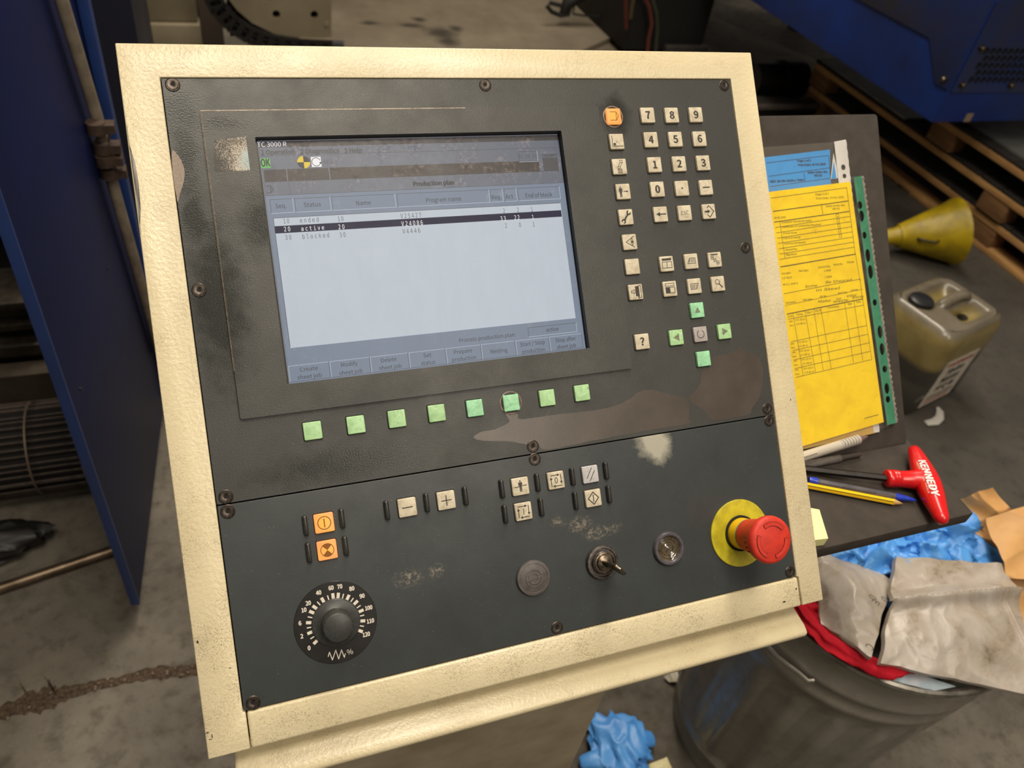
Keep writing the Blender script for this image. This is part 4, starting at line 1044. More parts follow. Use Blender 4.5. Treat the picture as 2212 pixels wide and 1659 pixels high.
mb = MB(); quadgrid(mb, (xl_, ybl[1] + k2 * (xl_ - ybl[0]) - .003), (gbl[0] + .002, gbl[1] - .002), (gtl[0] + .002, gtl[1] + .0005), (xl_, ytl[1] + .011 + k_ * (xl_ - ytl[0])), h + .0009, .0012, 16, 24, 7); bpart(mb, 'film', film('sleeve_film_clear', .06), s2)

# ------------------------------------------------------------------ pens and tools on the shelf
def SHP(px, py, z): return atz(px, py, SZ + z)
def pen_parts(root, segs, pts, rad):
    pass
def axis_pts(a, b, ts): return [a.lerp(b, t) for t in ts]
# ribbed white pen, resting against the board above the others
a, b = SHP(1700, 997, .022), SHP(1874, 943, .026)
t_ = thing('pen', 'thick off-white pen with a ribbed grip under the yellow sheet', 'pen', (a + b) / 2)
T_ = [0, .05, .64]; mb = MB(); mb.tube(axis_pts(a, b, T_), [.0052, .0056, .0056], 16); at_root(mb, t_).build('barrel', M('pen_white', (186, 178, 164), rough=.4), t_)
ts = []; rs = []
for i in range(7):
    ts += [.64 + .035 * i, .64 + .035 * i + .024, .64 + .035 * i + .026, .64 + .035 * i + .033]; rs += [.0058, .0058, .0050, .0050]
mb = MB(); mb.tube(axis_pts(a, b, ts), rs, 16); at_root(mb, t_).build('ribbed_grip', M('pen_grip', (176, 170, 160), rough=.5), t_)
mb = MB(); mb.tube(axis_pts(a, b, [.88, .93, .985, 1.0]), [.0046, .0034, .0012, .0007], 14); at_root(mb, t_).build('tip', M('pen_tip', (112, 92, 84), rough=.4), t_)
mb = MB(); mb.tube([a.lerp(b, .05) + Vector((0, -.0035, .0052)), a.lerp(b, .32) + Vector((0, -.0035, .0056))], .0013, 8); at_root(mb, t_).build('clip', M('pen_white', (186, 178, 164)), t_)
# grey clear pen
a, b = SHP(1700, 1012, .0045), SHP(1860, 981, .0045)
t_ = thing('pen', 'grey clear plastic pen just below the ribbed white pen', 'pen', (a + b) / 2)
mb = MB(); mb.tube(axis_pts(a, b, [0, .7]), [.0045, .0045], 14); at_root(mb, t_).build('barrel', M('pen_clear_grey', (128, 122, 116), (108, 102, 98), 80, rough=.2, coat=.5, alpha=.85), t_)
mb = MB(); mb.tube(axis_pts(a, b, [.7, .74, .8, .98, 1.0]), [.0042, .0034, .0029, .0026, .0016], 12); at_root(mb, t_).build('tip', M('pen_dark_tip', (70, 64, 60), rough=.45), t_)
mb = MB(); mb.tube(axis_pts(a, b, [0, .45]), .0030, 8); at_root(mb, t_).build('refill', M('refill_dark', (44, 42, 44)), t_)
# blue ballpoint
a, b = SHP(1747, 1037, .0075), SHP(1979, 1081, .0048)
t_ = thing('ballpoint_pen', 'clear ballpoint pen with blue cap and tip beside the yellow pencil', 'pen', (a + b) / 2)
BP_ = M('pen_blue', (36, 66, 196), (30, 56, 176), 200, rough=.3, coat=.3)
mb = MB(); mb.tube(axis_pts(a, b, [0, .012, .075]), [.0036, .0041, .0041], 14); at_root(mb, t_).build('end_plug', BP_, t_)
mb = MB(); mb.tube(axis_pts(a, b, [.075, .80]), [.0040, .0040], 6, spin=.3); at_root(mb, t_).build('barrel', M('pen_clear', (126, 122, 126), (104, 102, 112), 60, rough=.12, coat=.6, alpha=.55), t_, smooth=20)
mb = MB(); mb.tube(axis_pts(a, b, [.10, .30]), .0017, 8); mb.tube(axis_pts(a, b, [.30, .62]), .0017, 8, m=1); at_root(mb, t_).build('refill', [M('refill_empty', (120, 118, 130)), M('refill_ink', (34, 36, 52))], t_)
mb = MB(); mb.tube(axis_pts(a, b, [.80, .83, .93, .99, 1.0]), [.0040, .0038, .0026, .0012, .0006], 14); at_root(mb, t_).build('tip', BP_, t_)
# yellow pencil
a, b = SHP(1725, 1045, .0040), SHP(1950, 1088, .0040)
t_ = thing('pencil', 'yellow pencil with black edge stripes and sharpened wooden point', 'pencil', (a + b) / 2)
mb = MB(); mb.tube(axis_pts(a, b, [0, .905]), .0040, 6, spin=.2); at_root(mb, t_).build('shaft', M('pencil_yellow', (248, 196, 6), rough=.35, coat=.3), t_, smooth=10)
ax = (b - a).normalized(); xx = Vector((0, 0, 1)).cross(ax).normalized(); yy = ax.cross(xx)
mb = MB()
for k in range(6):
    an = math.pi * 2 * k / 6 + .2; d_ = xx * math.cos(an) + yy * math.sin(an); mb.tube([a + d_ * .0039, a.lerp(b, .9) + d_ * .0039], .00042, 5)
at_root(mb, t_).build('stripe', M('pencil_black', (24, 22, 20)), t_)
mb = MB(); mb.tube(axis_pts(a, b, [.905, .975]), [.0038, .0014], 12); at_root(mb, t_).build('sharpened_wood', M('pencil_wood', (206, 166, 112), (186, 144, 94), 200, rough=.7), t_)
mb = MB(); mb.tube(axis_pts(a, b, [.975, 1.0]), [.0014, .0004], 8); at_root(mb, t_).build('lead', M('pencil_lead', (150, 112, 86)), t_)
# T handled hex key
HR = M('handle_red', (216, 20, 24), (206, 18, 22), 90, rough=.28, coat=.5)
a, b = SHP(1972, 966, .0150), SHP(2038, 1130, .0146)
t_ = thing('hex_key', 'red T-handled hex key lying across the shelf', 'tool', (a + b) / 2)
ts = [0, .02, .06, .16, .30, .42, .52, .62, .74, .86, .94, .98, 1.0]; rs = [.0030, .0058, .0076, .0098, .0124, .0142, .0146, .0138, .0118, .0094, .0080, .0058, .0026]
mb = MB(); mb.tube(axis_pts(a, b, ts), rs, 22, flat=.95)
ce = a.lerp(b, .46); c0 = SHP(1913, 1033, .0115)
mb2 = axis_pts(ce, c0, [.0, .18, .34, .5, .66, .70, .73, .77, .80, .84, .87, .92, .97, 1.0])
mb.tube(mb2, [.0135, .0128, .0108, .0098, .0095, .0095, .0103, .0095, .0103, .0095, .0103, .0100, .0100, .0088], 22)
hd_ = at_root(mb, t_).build('handle', HR, t_, smooth=50)
mb = MB(); mb.tube([c0.lerp(ce, .08), SHP(1690, 1008, .0052)], .0042, 6, spin=.5); at_root(mb, t_).build('hex_shaft', M('black_steel', (34, 30, 28), (48, 43, 40), 120, rough=.4, metal=.5), t_, smooth=15)
axh = (b - a).normalized(); side = Vector((0, 0, 1)).cross(axh).normalized(); upv = axh.cross(side) * -1
if upv.z < 0: upv = -upv
def onhandle(t0, off):
    def fn(q_):
        s_ = t0 + q_[0] / (b - a).length; r = 0
        for i in range(len(ts) - 1):
            if ts[i] <= s_ <= ts[i + 1]: r = rs[i] + (rs[i + 1] - rs[i]) * (s_ - ts[i]) / (ts[i + 1] - ts[i])
        r += .0003; d_ = max(-r * .98, min(r * .98, q_[1] + off))
        return a.lerp(b, s_) + rdir * d_ + upv * math.sqrt(max(0, r * r - d_ * d_))
    return fn
rdir = side if side.x > 0 else -side       # towards the right of the shelf
upv, rdir = (upv * .8 - rdir * .45).normalized(), (rdir * .8 + upv * .45).normalized()
mb = MB()
mb.text('KENNEDY', 0, 0, .0072, 0, 0, .052, bold=True, fn=onhandle(.27, -.0022), shear=.15)
mb.text('PROFESSIONAL TOOLS', 0, 0, .0018, 0, 0, .046, fn=onhandle(.29, -.0052))
at_root(mb, t_).build('lettering', M('handle_print', (236, 226, 224), rough=.4), hd_, smooth=0)
# pad of notes at the console's edge
P = [SHP(x, y, .012) for x, y in ((1735, 1094), (1760, 1099), (1770, 1101), (1789, 1163), (1738, 1169))]
t_ = thing('note_pad', 'pale yellow pad of sticky notes half hidden behind the console edge', 'notes', (sum((p.x for p in P)) / 5, sum((p.y for p in P)) / 5, SZ))
mb = MB(); mb.prism([(p.x, p.y) for p in P][::-1], SZ + .0003, SZ + .012); at_root(mb, t_).build('paper_block', M('note_yellow', (240, 236, 168), rough=.7), t_, smooth=0)
# ------------------------------------------------------------------ galvanised dustbin and what is thrown into it
bc = Vector((.9135, .4575, 0)); RZ = .60; BR = .2225; TP = .088
def galv():
    t = NT('galvanised'); n = t.noise(9, 5, .7, .6); v = t.voro(46); n2 = t.noise(70, 4, .7)
    col = t.mix(t.ramp(n, .35, .7), lin((158, 153, 143)), lin((126, 121, 110))); col = t.mix(t.math('MULTIPLY', t.ramp(v, .2, .7), .3), col, lin((146, 142, 132)))
    t.set('Base Color', col).set('Metallic', .35).set('Roughness', t.ramp(n2, .35, .7, (.34, .34, .34, 1), (.5, .5, .5, 1))); return t.m
GAL = galv()
bin_ = thing('dustbin', 'round galvanised steel dustbin full of rubbish, beside the console', 'bin', bc)
mb = MB(); SEG = 120; zs = [(0, 0), (.02, .0005), (.06, 0), (.064, .003), (.076, .003), (.08, 0), (.10, 0), (.11, 1), (.3, 1), (.43, 1), (.445, 0), (.47, 0), (.476, .004), (.490, .004), (.496, 0), (.512, 0), (.518, .004), (.530, .004), (.536, 0), (.565, 0), (.59, .001)]
vs = []; fs = []
for z, x in zs:
    for k in range(SEG):
        a = 2 * math.pi * k / SEG; r = BR - TP * (RZ - z)
        r += (x if x < .5 else .0045 * max(-1, min(1, 2.4 * math.cos(a * 20)))); vs.append((bc.x + r * math.cos(a), bc.y + r * math.sin(a), z))
for i in range(len(zs) - 1):
    for k in range(SEG): fs.append((i * SEG + k, i * SEG + (k + 1) % SEG, (i + 1) * SEG + (k + 1) % SEG, (i + 1) * SEG + k))
mb.add(vs, fs); k0 = len(vs)
mb.lathe([(BR - TP * .01 - .002, .59), (BR - TP * .3, .30), (BR - TP * RZ, .004), (.001, .004)], 60, (bc.x, bc.y, 0), close=False)
at_root(mb, bin_).build('body', GAL, bin_, smooth=50)
mb = MB(); A = [2 * math.pi * k / 72 for k in range(73)]
mb.tube([(bc.x + BR * math.cos(a), bc.y + BR * math.sin(a), RZ - .006) for a in A], .0062, 8, caps=False); at_root(mb, bin_).build('rim', M('rim_steel', (160, 156, 146), (120, 116, 108), 40, rough=.34, metal=.85), bin_)
# drop handle on the side
ha = math.atan2(.385 - bc.y, .70 - bc.x)
def bw(da, z, out): 
    a = ha + da; r = BR - TP * (RZ - z) + out; return Vector((bc.x + r * math.cos(a), bc.y + r * math.sin(a), z))
mb = MB(); mb.tube([bw(-.30, .548, .003), bw(-.29, .545, .010), bw(-.22, .532, .014), bw(-.10, .526, .016), bw(.02, .524, .016), bw(.10, .527, .016), bw(.17, .526, .014), bw(.24, .520, .012), bw(.27, .522, .006)], .0034, 8)
at_root(mb, bin_).build('handle', M('handle_wire', (176, 170, 160), rough=.3, metal=.9), bin_)

def crumple(c, size, seed, amp=.45, fq=1.5, sub=4, rot=0.0, flatb=None, ridge=True):
    # creased ball of film or cloth
    bm = bmesh.new(); bmesh.ops.create_icosphere(bm, subdivisions=sub, radius=1.0)
    rr = random.Random(seed); o = Vector((rr.uniform(-50, 50), rr.uniform(-50, 50), rr.uniform(-50, 50)))
    ca, sa = math.cos(rot), math.sin(rot); m_ = MB()
    vs = []
    for v in bm.verts:
        p = v.co.copy(); wq = p * fq + o
        wq += noise.noise_vector(wq * .8) * .9
        a1 = 1 - abs(noise.noise(wq)) * 2.2; a2 = 1 - abs(noise.noise(wq * 2.3 + o)) * 2.2
        big = noise.noise(p * .9 - o)
        d = 1 + amp * (.55 * big + (.55 * (a1 - .5) + .30 * (a2 - .5) if ridge else .4 * noise.noise(wq)))
        p = p * d; x, y, z = p.x * size[0], p.y * size[1], p.z * size[2]
        if flatb is not None: z = max(z, flatb)
        vs.append((c[0] + x * ca - y * sa, c[1] + x * sa + y * ca, c[2] + z))
    bm.verts.index_update(); fs = [tuple(v.index for v in f.verts) for f in bm.faces]
    bm.free(); m_.add(vs, fs); return m_
def lump(name, label, cat, c, size, seed, mat, group=None, finish=None, **k):
    m_ = crumple(c, size, seed, **k)
    if finish: finish(m_)
    o = bpy.data.objects.new('x', None); bpy.data.objects.remove(o)
    cc = Vector(c); m_.v = [p - cc for p in m_.v]
    ob = m_.build(name, mat, None, cc, smooth=70); return tag(ob, label, cat, group)
GLV = M('nitrile_blue', (88, 158, 228), (66, 134, 210), 26, .3, .75, .38, spec=.5, bump=(240, .5, .0012))
def fingers(c, seed, n, ln_, r, zz=.004):
    def fn(m_):
        rr = random.Random(seed); a0 = rr.uniform(0, 6.28)
        for k in range(n):
            a = a0 + k * .42 + rr.uniform(-.12, .12); L_ = ln_ * rr.uniform(.75, 1.1)
            p0 = Vector(c) + Vector((math.cos(a), math.sin(a), 0)) * r * .6
            d_ = Vector((math.cos(a + rr.uniform(-.3, .3)), math.sin(a + rr.uniform(-.3, .3)), rr.uniform(-.1, .3)))
            p1 = p0 + d_ * (r * .4 + L_)
            m_.tube([p0, p0.lerp(p1, .35) + Vector((0, 0, .004)), p0.lerp(p1, .7) + Vector((rr.uniform(-.006, .006), 0, .002)), p0.lerp(p1, .94), p1], [.014, .0125, .011, .0095, .003], 10, flat=.6)
    return fn
GB = 'crumpled blue gloves in the dustbin'
for i, (px, py, z, sx_, sy_, sz_, lab) in enumerate((
        (1838, 1202, .612, .052, .05, .04, 'crumpled blue glove at the left end of the heap in the bin'),
        (1912, 1225, .620, .055, .05, .04, 'crumpled blue glove in the bin touching the top left corner of the big clear bag'),
        (1905, 1176, .610, .055, .05, .045, 'crumpled blue glove in the bin tucked under the middle of the shelf edge'),
        (1985, 1190, .618, .058, .045, .04, 'crumpled blue glove in the bin lying along the upper edge of the big clear bag'),
        (2022, 1160, .628, .052, .05, .05, 'crumpled darker folded blue glove in the bin below the end of the red hex key'),
        (2070, 1200, .622, .058, .040, .032, 'flat blue glove in the bin reaching to the brown paper'))):
    c = atz(px, py, z)
    lump('glove', lab, 'glove', c, (sx_, sy_, sz_), 20 + i, GLV, GB, finish=fingers(c, i + 4, 3, .035, sx_), sub=5, fq=1.05, amp=.75)
KR = M('kraft_paper', (206, 160, 102), (180, 132, 78), 16, .3, .75, .5, spec=.35, bump=(60, .25, .004))
def sheetobj(name, label, cat, corners, nu, nv, amp, fq, seed, mat, thick=.001, group=None, ridge=.6, extra=None):
    # creased sheet with a front and back, hung between four given corners
    A, B, C_, D_ = [Vector(p) for p in corners]; nrm = (B - A).cross(D_ - A).normalized()
    if nrm.z < 0: nrm = -nrm
    m_ = MB(); ctr = (A + B + C_ + D_) / 4
    def fn(u, v):
        p = A.lerp(B, u).lerp(D_.lerp(C_, u), v)
        wq = Vector((p.x, p.y, p.z)) * fq + Vector((seed * 3.1, seed, -seed)); wq += noise.noise_vector(wq * .6) * .6
        r1 = (1 - abs(noise.noise(wq)) * 2); r2 = 1 - abs(noise.noise(wq * 2.1)) * 2
        ed_ = noise.noise(Vector((u * 5 + seed, v * 5, 1))) * .02
        p = p + (B - A) * (ed_ * (1 if u > .5 else -1) * abs(u - .5) * 2) + (D_ - A) * (ed_ * .7)
        h_ = amp * (ridge * r1 + .35 * r2) + (extra(u, v) if extra else 0)
        return p + nrm * h_ - ctr
    m_.grid(fn, nu, nv); n0 = len(m_.v)
    m_.add([p - nrm * thick for p in m_.v[:n0]], [f[::-1] for f in m_.f[:]])
    rim = [i for i in range(nu)] + [i * (nu + 1) + nu for i in range(nv)] + [nv * (nu + 1) + nu - i for i in range(nu)] + [(nv - i) * (nu + 1) for i in range(nv)]
    for i in range(len(rim)): a_, b_ = rim[i], rim[(i + 1) % len(rim)]; m_.f.append([b_, a_, a_ + n0, b_ + n0]); m_.mi.append(0)
    o = m_.build(name, mat, None, ctr, smooth=55); return tag(o, label, cat, group)
def zz(px, py, z): return atz(px, py, z)
sheetobj('brown_paper', 'crumpled brown wrapping paper, its tall peak standing at the back of the bin', 'paper', [zz(2035, 1095, .645), zz(2140, 1058, .69), zz(2230, 1165, .65), zz(2085, 1215, .61)], 64, 56, .030, 9, 3, KR, ridge=.9, group='crumpled brown paper in the bin')
sheetobj('brown_paper', 'crumpled brown wrapping paper at the right edge, its upper fold', 'paper', [zz(2112, 1125, .67), zz(2290, 1070, .70), zz(2330, 1270, .64), zz(2140, 1255, .63)], 70, 64, .034, 8, 8, KR, ridge=.9, group='crumpled brown paper in the bin')
sheetobj('brown_paper', 'crumpled brown wrapping paper at the right edge, hanging lowest behind the big clear bag', 'paper', [zz(2140, 1225, .61), zz(2320, 1220, .66), zz(2330, 1430, .61), zz(2180, 1400, .59)], 64, 64, .030, 9, 14, KR, ridge=.9, group='crumpled brown paper in the bin')
def bag_mat(name, al, dirt):
    t = NT(name); n = t.noise(13, 5, .65, .5); n2 = t.noise(60, 5, .7, .8); fo = t.noise(34, 3, .6, 1.2)
    col = t.mix(t.ramp(n, .42, .68), lin((184, 175, 165)), lin((156, 142, 122)))
    col = t.mix(t.math('MULTIPLY', t.math('MULTIPLY', t.ramp(n, .5, .66), t.ramp(n2, .5, .68)), dirt), col, lin((96, 76, 52)))
    t.set('Base Color', col).set('Roughness', .3).set('Alpha', al).set('Specular IOR Level', .55).set('Normal', t.bump(fo, .25, .004)); return t.m
BAG = bag_mat('clear_bag', .86, .8); BAG2 = bag_mat('clear_bag_left', .80, .6)
def seamline(u, v):
    # the welded side seam: two fine ridges running down the right of the bag
    if v < .16: return 0
    p = Vector((u - (.74 + (v - .18) * .50), 0)); return .0026 * (math.exp(-(p.x / .010) ** 2) + math.exp(-((p.x - .034) / .010) ** 2))
def fold(u, v):
    d = v - (.44 - .22 * u); return .014 * math.exp(-(d * 14) ** 2) + .02 * math.sin(math.pi * u) * math.sin(math.pi * v) + (.010 if d > 0 else 0) + seamline(u, v)
b1 = sheetobj('plastic_bag', 'big dirty clear plastic bag spilling over the right rim of the dustbin', 'bag', [zz(1934, 1204, .665), zz(2168, 1220, .665), zz(2226, 1508, .610), zz(1890, 1438, .622)], 150, 100, .007, 13, 5, BAG, .010, extra=fold)
b2 = sheetobj('plastic_bag', 'smaller clear plastic bag with black print, wedged between the red cloth and the big bag', 'bag', [zz(1755, 1186, .625), zz(1925, 1254, .642), zz(1880, 1425, .634), zz(1772, 1352, .612)], 46, 46, .010, 15, 11, BAG2, .008, extra=lambda u, v: .025 * math.sin(math.pi * u) * math.sin(math.pi * v))
mb = MB()
for s, px, py in (('0', 1880, 1282), ('E', 1887, 1292), ('C', 1874, 1387), ('0', 1906, 1286)):
    p = zz(px, py, .668); c_, s_ = math.cos(R_(-150)), math.sin(R_(-150)); mb.text(s, 0, 0, .010, 0, fn=lambda q_, p=p: (p.x + q_[0] * c_ - q_[1] * s_ - b2.location.x, p.y + q_[0] * s_ + q_[1] * c_ - b2.location.y, p.z - b2.location.z))
mb.build('print', M('bag_print', (50, 48, 46), rough=.5), b2, smooth=0)
# red cloth along the rim
RC = M('red_cloth', (188, 22, 40), (160, 16, 32), 40, .3, .75, .8, spec=.2, bump=(420, .4, .0008))
m_ = MB(); P = [zz(x, y, z) for x, y, z in ((1716, 1300, .604), (1744, 1342, .610), (1782, 1380, .612), (1825, 1407, .613), (1872, 1432, .613), (1912, 1447, .614), (1942, 1440, .617), (1966, 1446, .612))]
PTS = []
for i in range(len(P) - 1): PTS += [P[i].lerp(P[i + 1], t / 8) for t in range(8)]
PTS.append(P[-1]); wd = [.010, .013, .013, .0125, .0125, .0135, .0130, .008]
WD = []
for i in range(len(P) - 1): WD += [wd[i] + (wd[i + 1] - wd[i]) * t / 8 for t in range(8)]
WD.append(wd[-1])
m_.tube(PTS, WD, 28, flat=.75); rc = P[3].copy(); n_ = []
for i, p in enumerate(m_.v):
    u, k = divmod(i, 28); f_ = .0022 * math.sin(k * 2 * math.pi / 28 * 4 + .05 * u) + .0014 * math.sin(k * 2 * math.pi / 28 * 7 - .09 * u)
    c_ = PTS[min(u, len(PTS) - 1)]; d_ = (p - c_); n_.append(p + (d_.normalized() * f_ if d_.length > 1e-6 else d_) + noise.noise_vector(p * 40) * .003 + noise.noise_vector(p * 110) * .002 - rc)
m_.v = n_; tag(m_.build('cloth', RC, None, rc, smooth=70), 'red cloth tucked along the near rim of the dustbin', 'cloth')
m_ = crumple(zz(1742, 1322, .590), (.024, .040, .022), 77, amp=.5, fq=1.6, sub=5); m_.v = [p - zz(1742, 1322, .590) for p in m_.v]
tag(m_.build('cloth', RC, None, zz(1742, 1322, .590), smooth=70), 'bunched red cloth in the bin under the console corner', 'cloth')
m_ = crumple(zz(1795, 1362, .588), (.034, .018, .014), 79, amp=.5, fq=1.6, sub=4, rot=-.7); m_.v = [p - zz(1795, 1362, .588) for p in m_.v]
tag(m_.build('cloth', RC, None, zz(1795, 1362, .588), smooth=70), 'shaded fold of red cloth between rim and small clear bag', 'cloth')
sheetobj('cloth', 'pale blue and white rag at the bin rim below the red cloth', 'cloth', [zz(1900, 1464, .600), zz(1962, 1448, .604), zz(2062, 1484, .600), zz(2015, 1493, .597)], 20, 12, .004, 30, 6, M('pale_rag', (208, 206, 214), (168, 186, 196), 30, .35, .6, .7), .002)
lump('rubbish_sack', 'dark rubbish filling the bottom of the dustbin beneath the bags', 'rubbish', (bc.x, bc.y, .42), (.172, .172, .13), 91, M('dark_sack', (60, 58, 58), (44, 42, 42), 20, rough=.4), amp=.18)

# ------------------------------------------------------------------ litter on the floor
gc = atz(1338, 1612, .022)
def gfin(m_):
    def lobe(px0, py0, px1, py1, r0, r1):
        a_, b_ = atz(px0, py0, .018), atz(px1, py1, .014); m_.tube([a_, a_.lerp(b_, .5) + Vector((0, 0, .006)), a_.lerp(b_, .9), b_], [r0, (r0 + r1) / 2, r1, r1 * .7], 12, flat=.55)
    lobe(1370, 1600, 1412, 1596, .020, .016); lobe(1310, 1640, 1252, 1648, .022, .014); lobe(1310, 1600, 1290, 1600, .020, .012); lobe(1345, 1590, 1360, 1562, .020, .010); lobe(1360, 1650, 1350, 1690, .026, .012)
lump('glove', 'crumpled blue glove lying on the floor by the console pedestal', 'glove', gc, (.056, .062, .026), 43, GLV, finish=gfin, sub=5, fq=1.0, amp=.6)
sheetobj('paper_scrap', 'torn pale yellow paper scrap on the floor at the pedestal', 'paper', [atz(1252, 1562, .006), atz(1264, 1530, .016), atz(1292, 1572, .012), atz(1272, 1580, .004)], 16, 12, .004, 40, 4, M('scrap_yellow', (220, 206, 140), (200, 182, 112), 40, rough=.8), .0008)
m_ = MB(); P = [atz(x, y, .002) for x, y in ((1392, 1655), (1440, 1636), (1452, 1662), (1400, 1685))]; c = sum(P, Vector()) / 4; m_.prism([(p.x - c.x, p.y - c.y) for p in P][::-1], -.0015, .0015)
tag(m_.build('card', M('card_cream', (214, 206, 160), (196, 186, 140), 60, rough=.8), None, c, smooth=0), 'small cream card on the floor between the blue glove and the bin', 'card')
sheetobj('paper_scrap', 'white crumpled paper scrap on the floor left of the bin under the ledge', 'paper', [atz(1434, 1462, .004), atz(1462, 1446, .02), atz(1470, 1472, .014), atz(1446, 1474, .004)], 14, 12, .006, 40, 9, M('scrap_white', (206, 200, 184), (180, 172, 152), 40, rough=.8), .0008)
m_ = MB(); m_.tube([atz(x, y, .006) for x, y in ((2000, 914), (2020, 911), (2030, 902), (2031, 888), (2026, 880))], [.010, .014, .013, .011, .006], 8, flat=.3); c = atz(2020, 900, .006); m_.v = [p - c for p in m_.v]
tag(m_.build('paper_curl', M('curl_white', (190, 186, 180), rough=.7), None, c), 'curled white strip of paper on the floor in front of the jerrycan', 'paper')

# ------------------------------------------------------------------ jerrycan and funnel
jr = R_(14); JC = Vector((2.018, 1.318, 0))
can = thing('jerrycan', 'translucent plastic jerrycan half full of dark fluid with a black cap', 'jerrycan', JC, (0, 0, jr))
def can_mat():
    t = NT('can_plastic'); n = t.noise(14, 4, .6, .4)
    sp = t.n.new('ShaderNodeSeparateXYZ'); t.link(t.coord(), sp.inputs[0])
    lev = t.math('ADD', sp.outputs['Z'], t.math('MULTIPLY', n, .02))
    c_up = t.mix(t.ramp(n, .35, .65), lin((150, 134, 84)), lin((128, 112, 66)))
    c_top = t.mix(t.ramp(n, .4, .65), lin((112, 104, 88)), lin((96, 88, 72)))
    col = t.mix(t.ramp(lev, .182, .202), lin((66, 63, 56)), c_up); col = t.mix(t.ramp(sp.outputs['Z'], .285, .305), col, c_top)
    t.set('Base Color', col).set('Roughness', .3).set('Coat Weight', .3).set('Subsurface Weight', .15).set('Subsurface Radius', (.02, .015, .008)); return t.m
CANM = can_mat()
hw, hdp = .155, .122
def ringc(s_, z, r=.045): return [(x, y, z) for x, y in rrect(-hw * s_, -hdp * s_, hw * s_, hdp * s_, r * s_, 6)]
mb = MB(); rings = [ringc(.96, 0), ringc(1, .010), ringc(1, .10), ringc(.985, .115), ringc(.985, .125), ringc(1, .14), ringc(1, .255), ringc(.985, .285), ringc(.93, .305), ringc(.84, .314)]
n = len(rings[0]); vs = [p for r in rings for p in r]; fs = [(i * n + k, i * n + (k + 1) % n, (i + 1) * n + (k + 1) % n, (i + 1) * n + k) for i in range(len(rings) - 1) for k in range(n)]
fs.append(tuple(range(n))[::-1]); mb.add(vs, fs)
# top: two shoulders with a hollow between them that leaves the handle standing
def top(u, v):
    x = -hw * .84 + 2 * hw * .84 * u; y = -hdp * .84 + 2 * hdp * .84 * v
    z = .314
    dip = max(0, 1 - ((x - .025) / .075) ** 4) * max(0, 1 - (abs(y) / .085) ** 4)
    hnd = max(0, 1 - (abs(y) / .020) ** 4) * (1 if abs(x) < .11 else .0)
    cap_ = max(0, 1 - (math.hypot(x + .078, y - .045) / .045) ** 4)
    g_ = 1 - .13 * (2 * u - 1) ** 6 * (2 * v - 1) ** 6; x *= g_; y *= g_
    return (x, y, z + .010 * math.sin(math.pi * u) * math.sin(math.pi * v) - .055 * dip * (1 - .8 * hnd) - .02 * cap_)
mb.grid(top, 40, 30)
mb.build('can_body', CANM, can, smooth=60)
mb = MB(); mb.tube([(-.06, 0, .296), (-.045, .0, .322), (-.01, 0, .333), (.04, 0, .334), (.08, 0, .326), (.105, 0, .300)], [.016, .017, .016, .016, .017, .018], 12, flat=.75); mb.build('handle', CANM, can)
mb = MB(); mb.lathe([(.035, 0), (.037, .004), (.036, .024), (.032, .027), (.001, .027)], 28, (-.078, .045, .298)); mb.build('cap', M('cap_black', (30, 30, 32), rough=.35), can)
mb = MB(); mb.lathe([(.018, 0), (.018, .012), (.001, .013)], 16, (.055, -.04, .262)); mb.lathe([(.012, 0), (.012, .016), (.001, .016)], 16, (.01, -.045, .262)); mb.build('vent_plug', M('plug_black', (20, 20, 20), rough=.25), can)
lb = MB(); lb.prism([(-.085, -.09), (.085, -.09), (.085, .10), (-.085, .10)], 0, .0006); LBR = (R_(90), 0, 0); LBL = (-.005, -hdp - .0003, .108)
lo_ = lb.build('label', M('label_white', (214, 206, 192), (194, 184, 168), 60, rough=.5), can, LBL, LBR, smooth=0); lo_['label'] = 'white paper label with red and black print'
lb = MB(); z = .0008
lb.text('TradeMaster', 0, .072, .016, z, 1, .150, 'C', bold=True); lb.text('Hydro', 0, .036, .024, z, 0, None, 'C', bold=True); lb.text('Master', 0, .002, .024, z, 0, None, 'C', bold=True); lb.text('HFQ 46', 0, -.032, .022, z, 0, None, 'C', bold=True)
for i in range(3): lb.rect(-.072, -.050 - .006 * i, .072, -.0475 - .006 * i, z, 0)
for i in range(4): lb.rect(-.072, -.067 - .005 * i, .066 - .01 * (i % 2), -.065 - .005 * i, z, 1)
lb.build('label_print', [M('label_black', (30, 28, 26)), M('label_red', (168, 40, 36))], lo_, smooth=0)
# funnel on its side
fa = atz(2000, 505, .10)
FY = M('funnel_yellow', (170, 146, 8), (132, 112, 14), 16, .35, .7, .42, spec=.45)
fp0, fp1 = atz(1900, 513, .065), atz(2058, 500, .125); fd = (fp1 - fp0).normalized()
fun = thing('funnel', 'dirty yellow plastic funnel lying on its side behind the jerrycan', 'funnel', fp0); fun.rotation_euler = fd.to_track_quat('Z', 'Y').to_euler(); LF = (fp1 - fp0).length
mb = MB(); pr = [(.024, -.06), (.028, 0), (.034, LF * .20), (.042, LF * .26), (.050, LF * .30), (.085, LF * .62), (.122, LF * .96), (.130, LF * 1.0), (.132, LF * 1.03), (.126, LF * 1.03), (.118, LF * .95), (.08, LF * .6), (.045, LF * .30), (.03, LF * .18), (.024, 0), (.020, -.06)]
mb.lathe(pr, 40, close=False); mb.build('cone', FY, fun, smooth=60)
mb = MB(); mb.lathe([(.0445, 0), (.047, .004), (.047, .014), (.0445, .018)], 36, (0, 0, LF * .245), close=False); mb.build('collar', FY, fun)
iv = fun.rotation_euler.to_matrix().inverted() @ Vector((-.25, -.75, .1)); an = math.atan2(iv.y, iv.x)
mb = MB(); rq = lambda zf: .050 + (.122 - .050) * (zf - .30) / .66
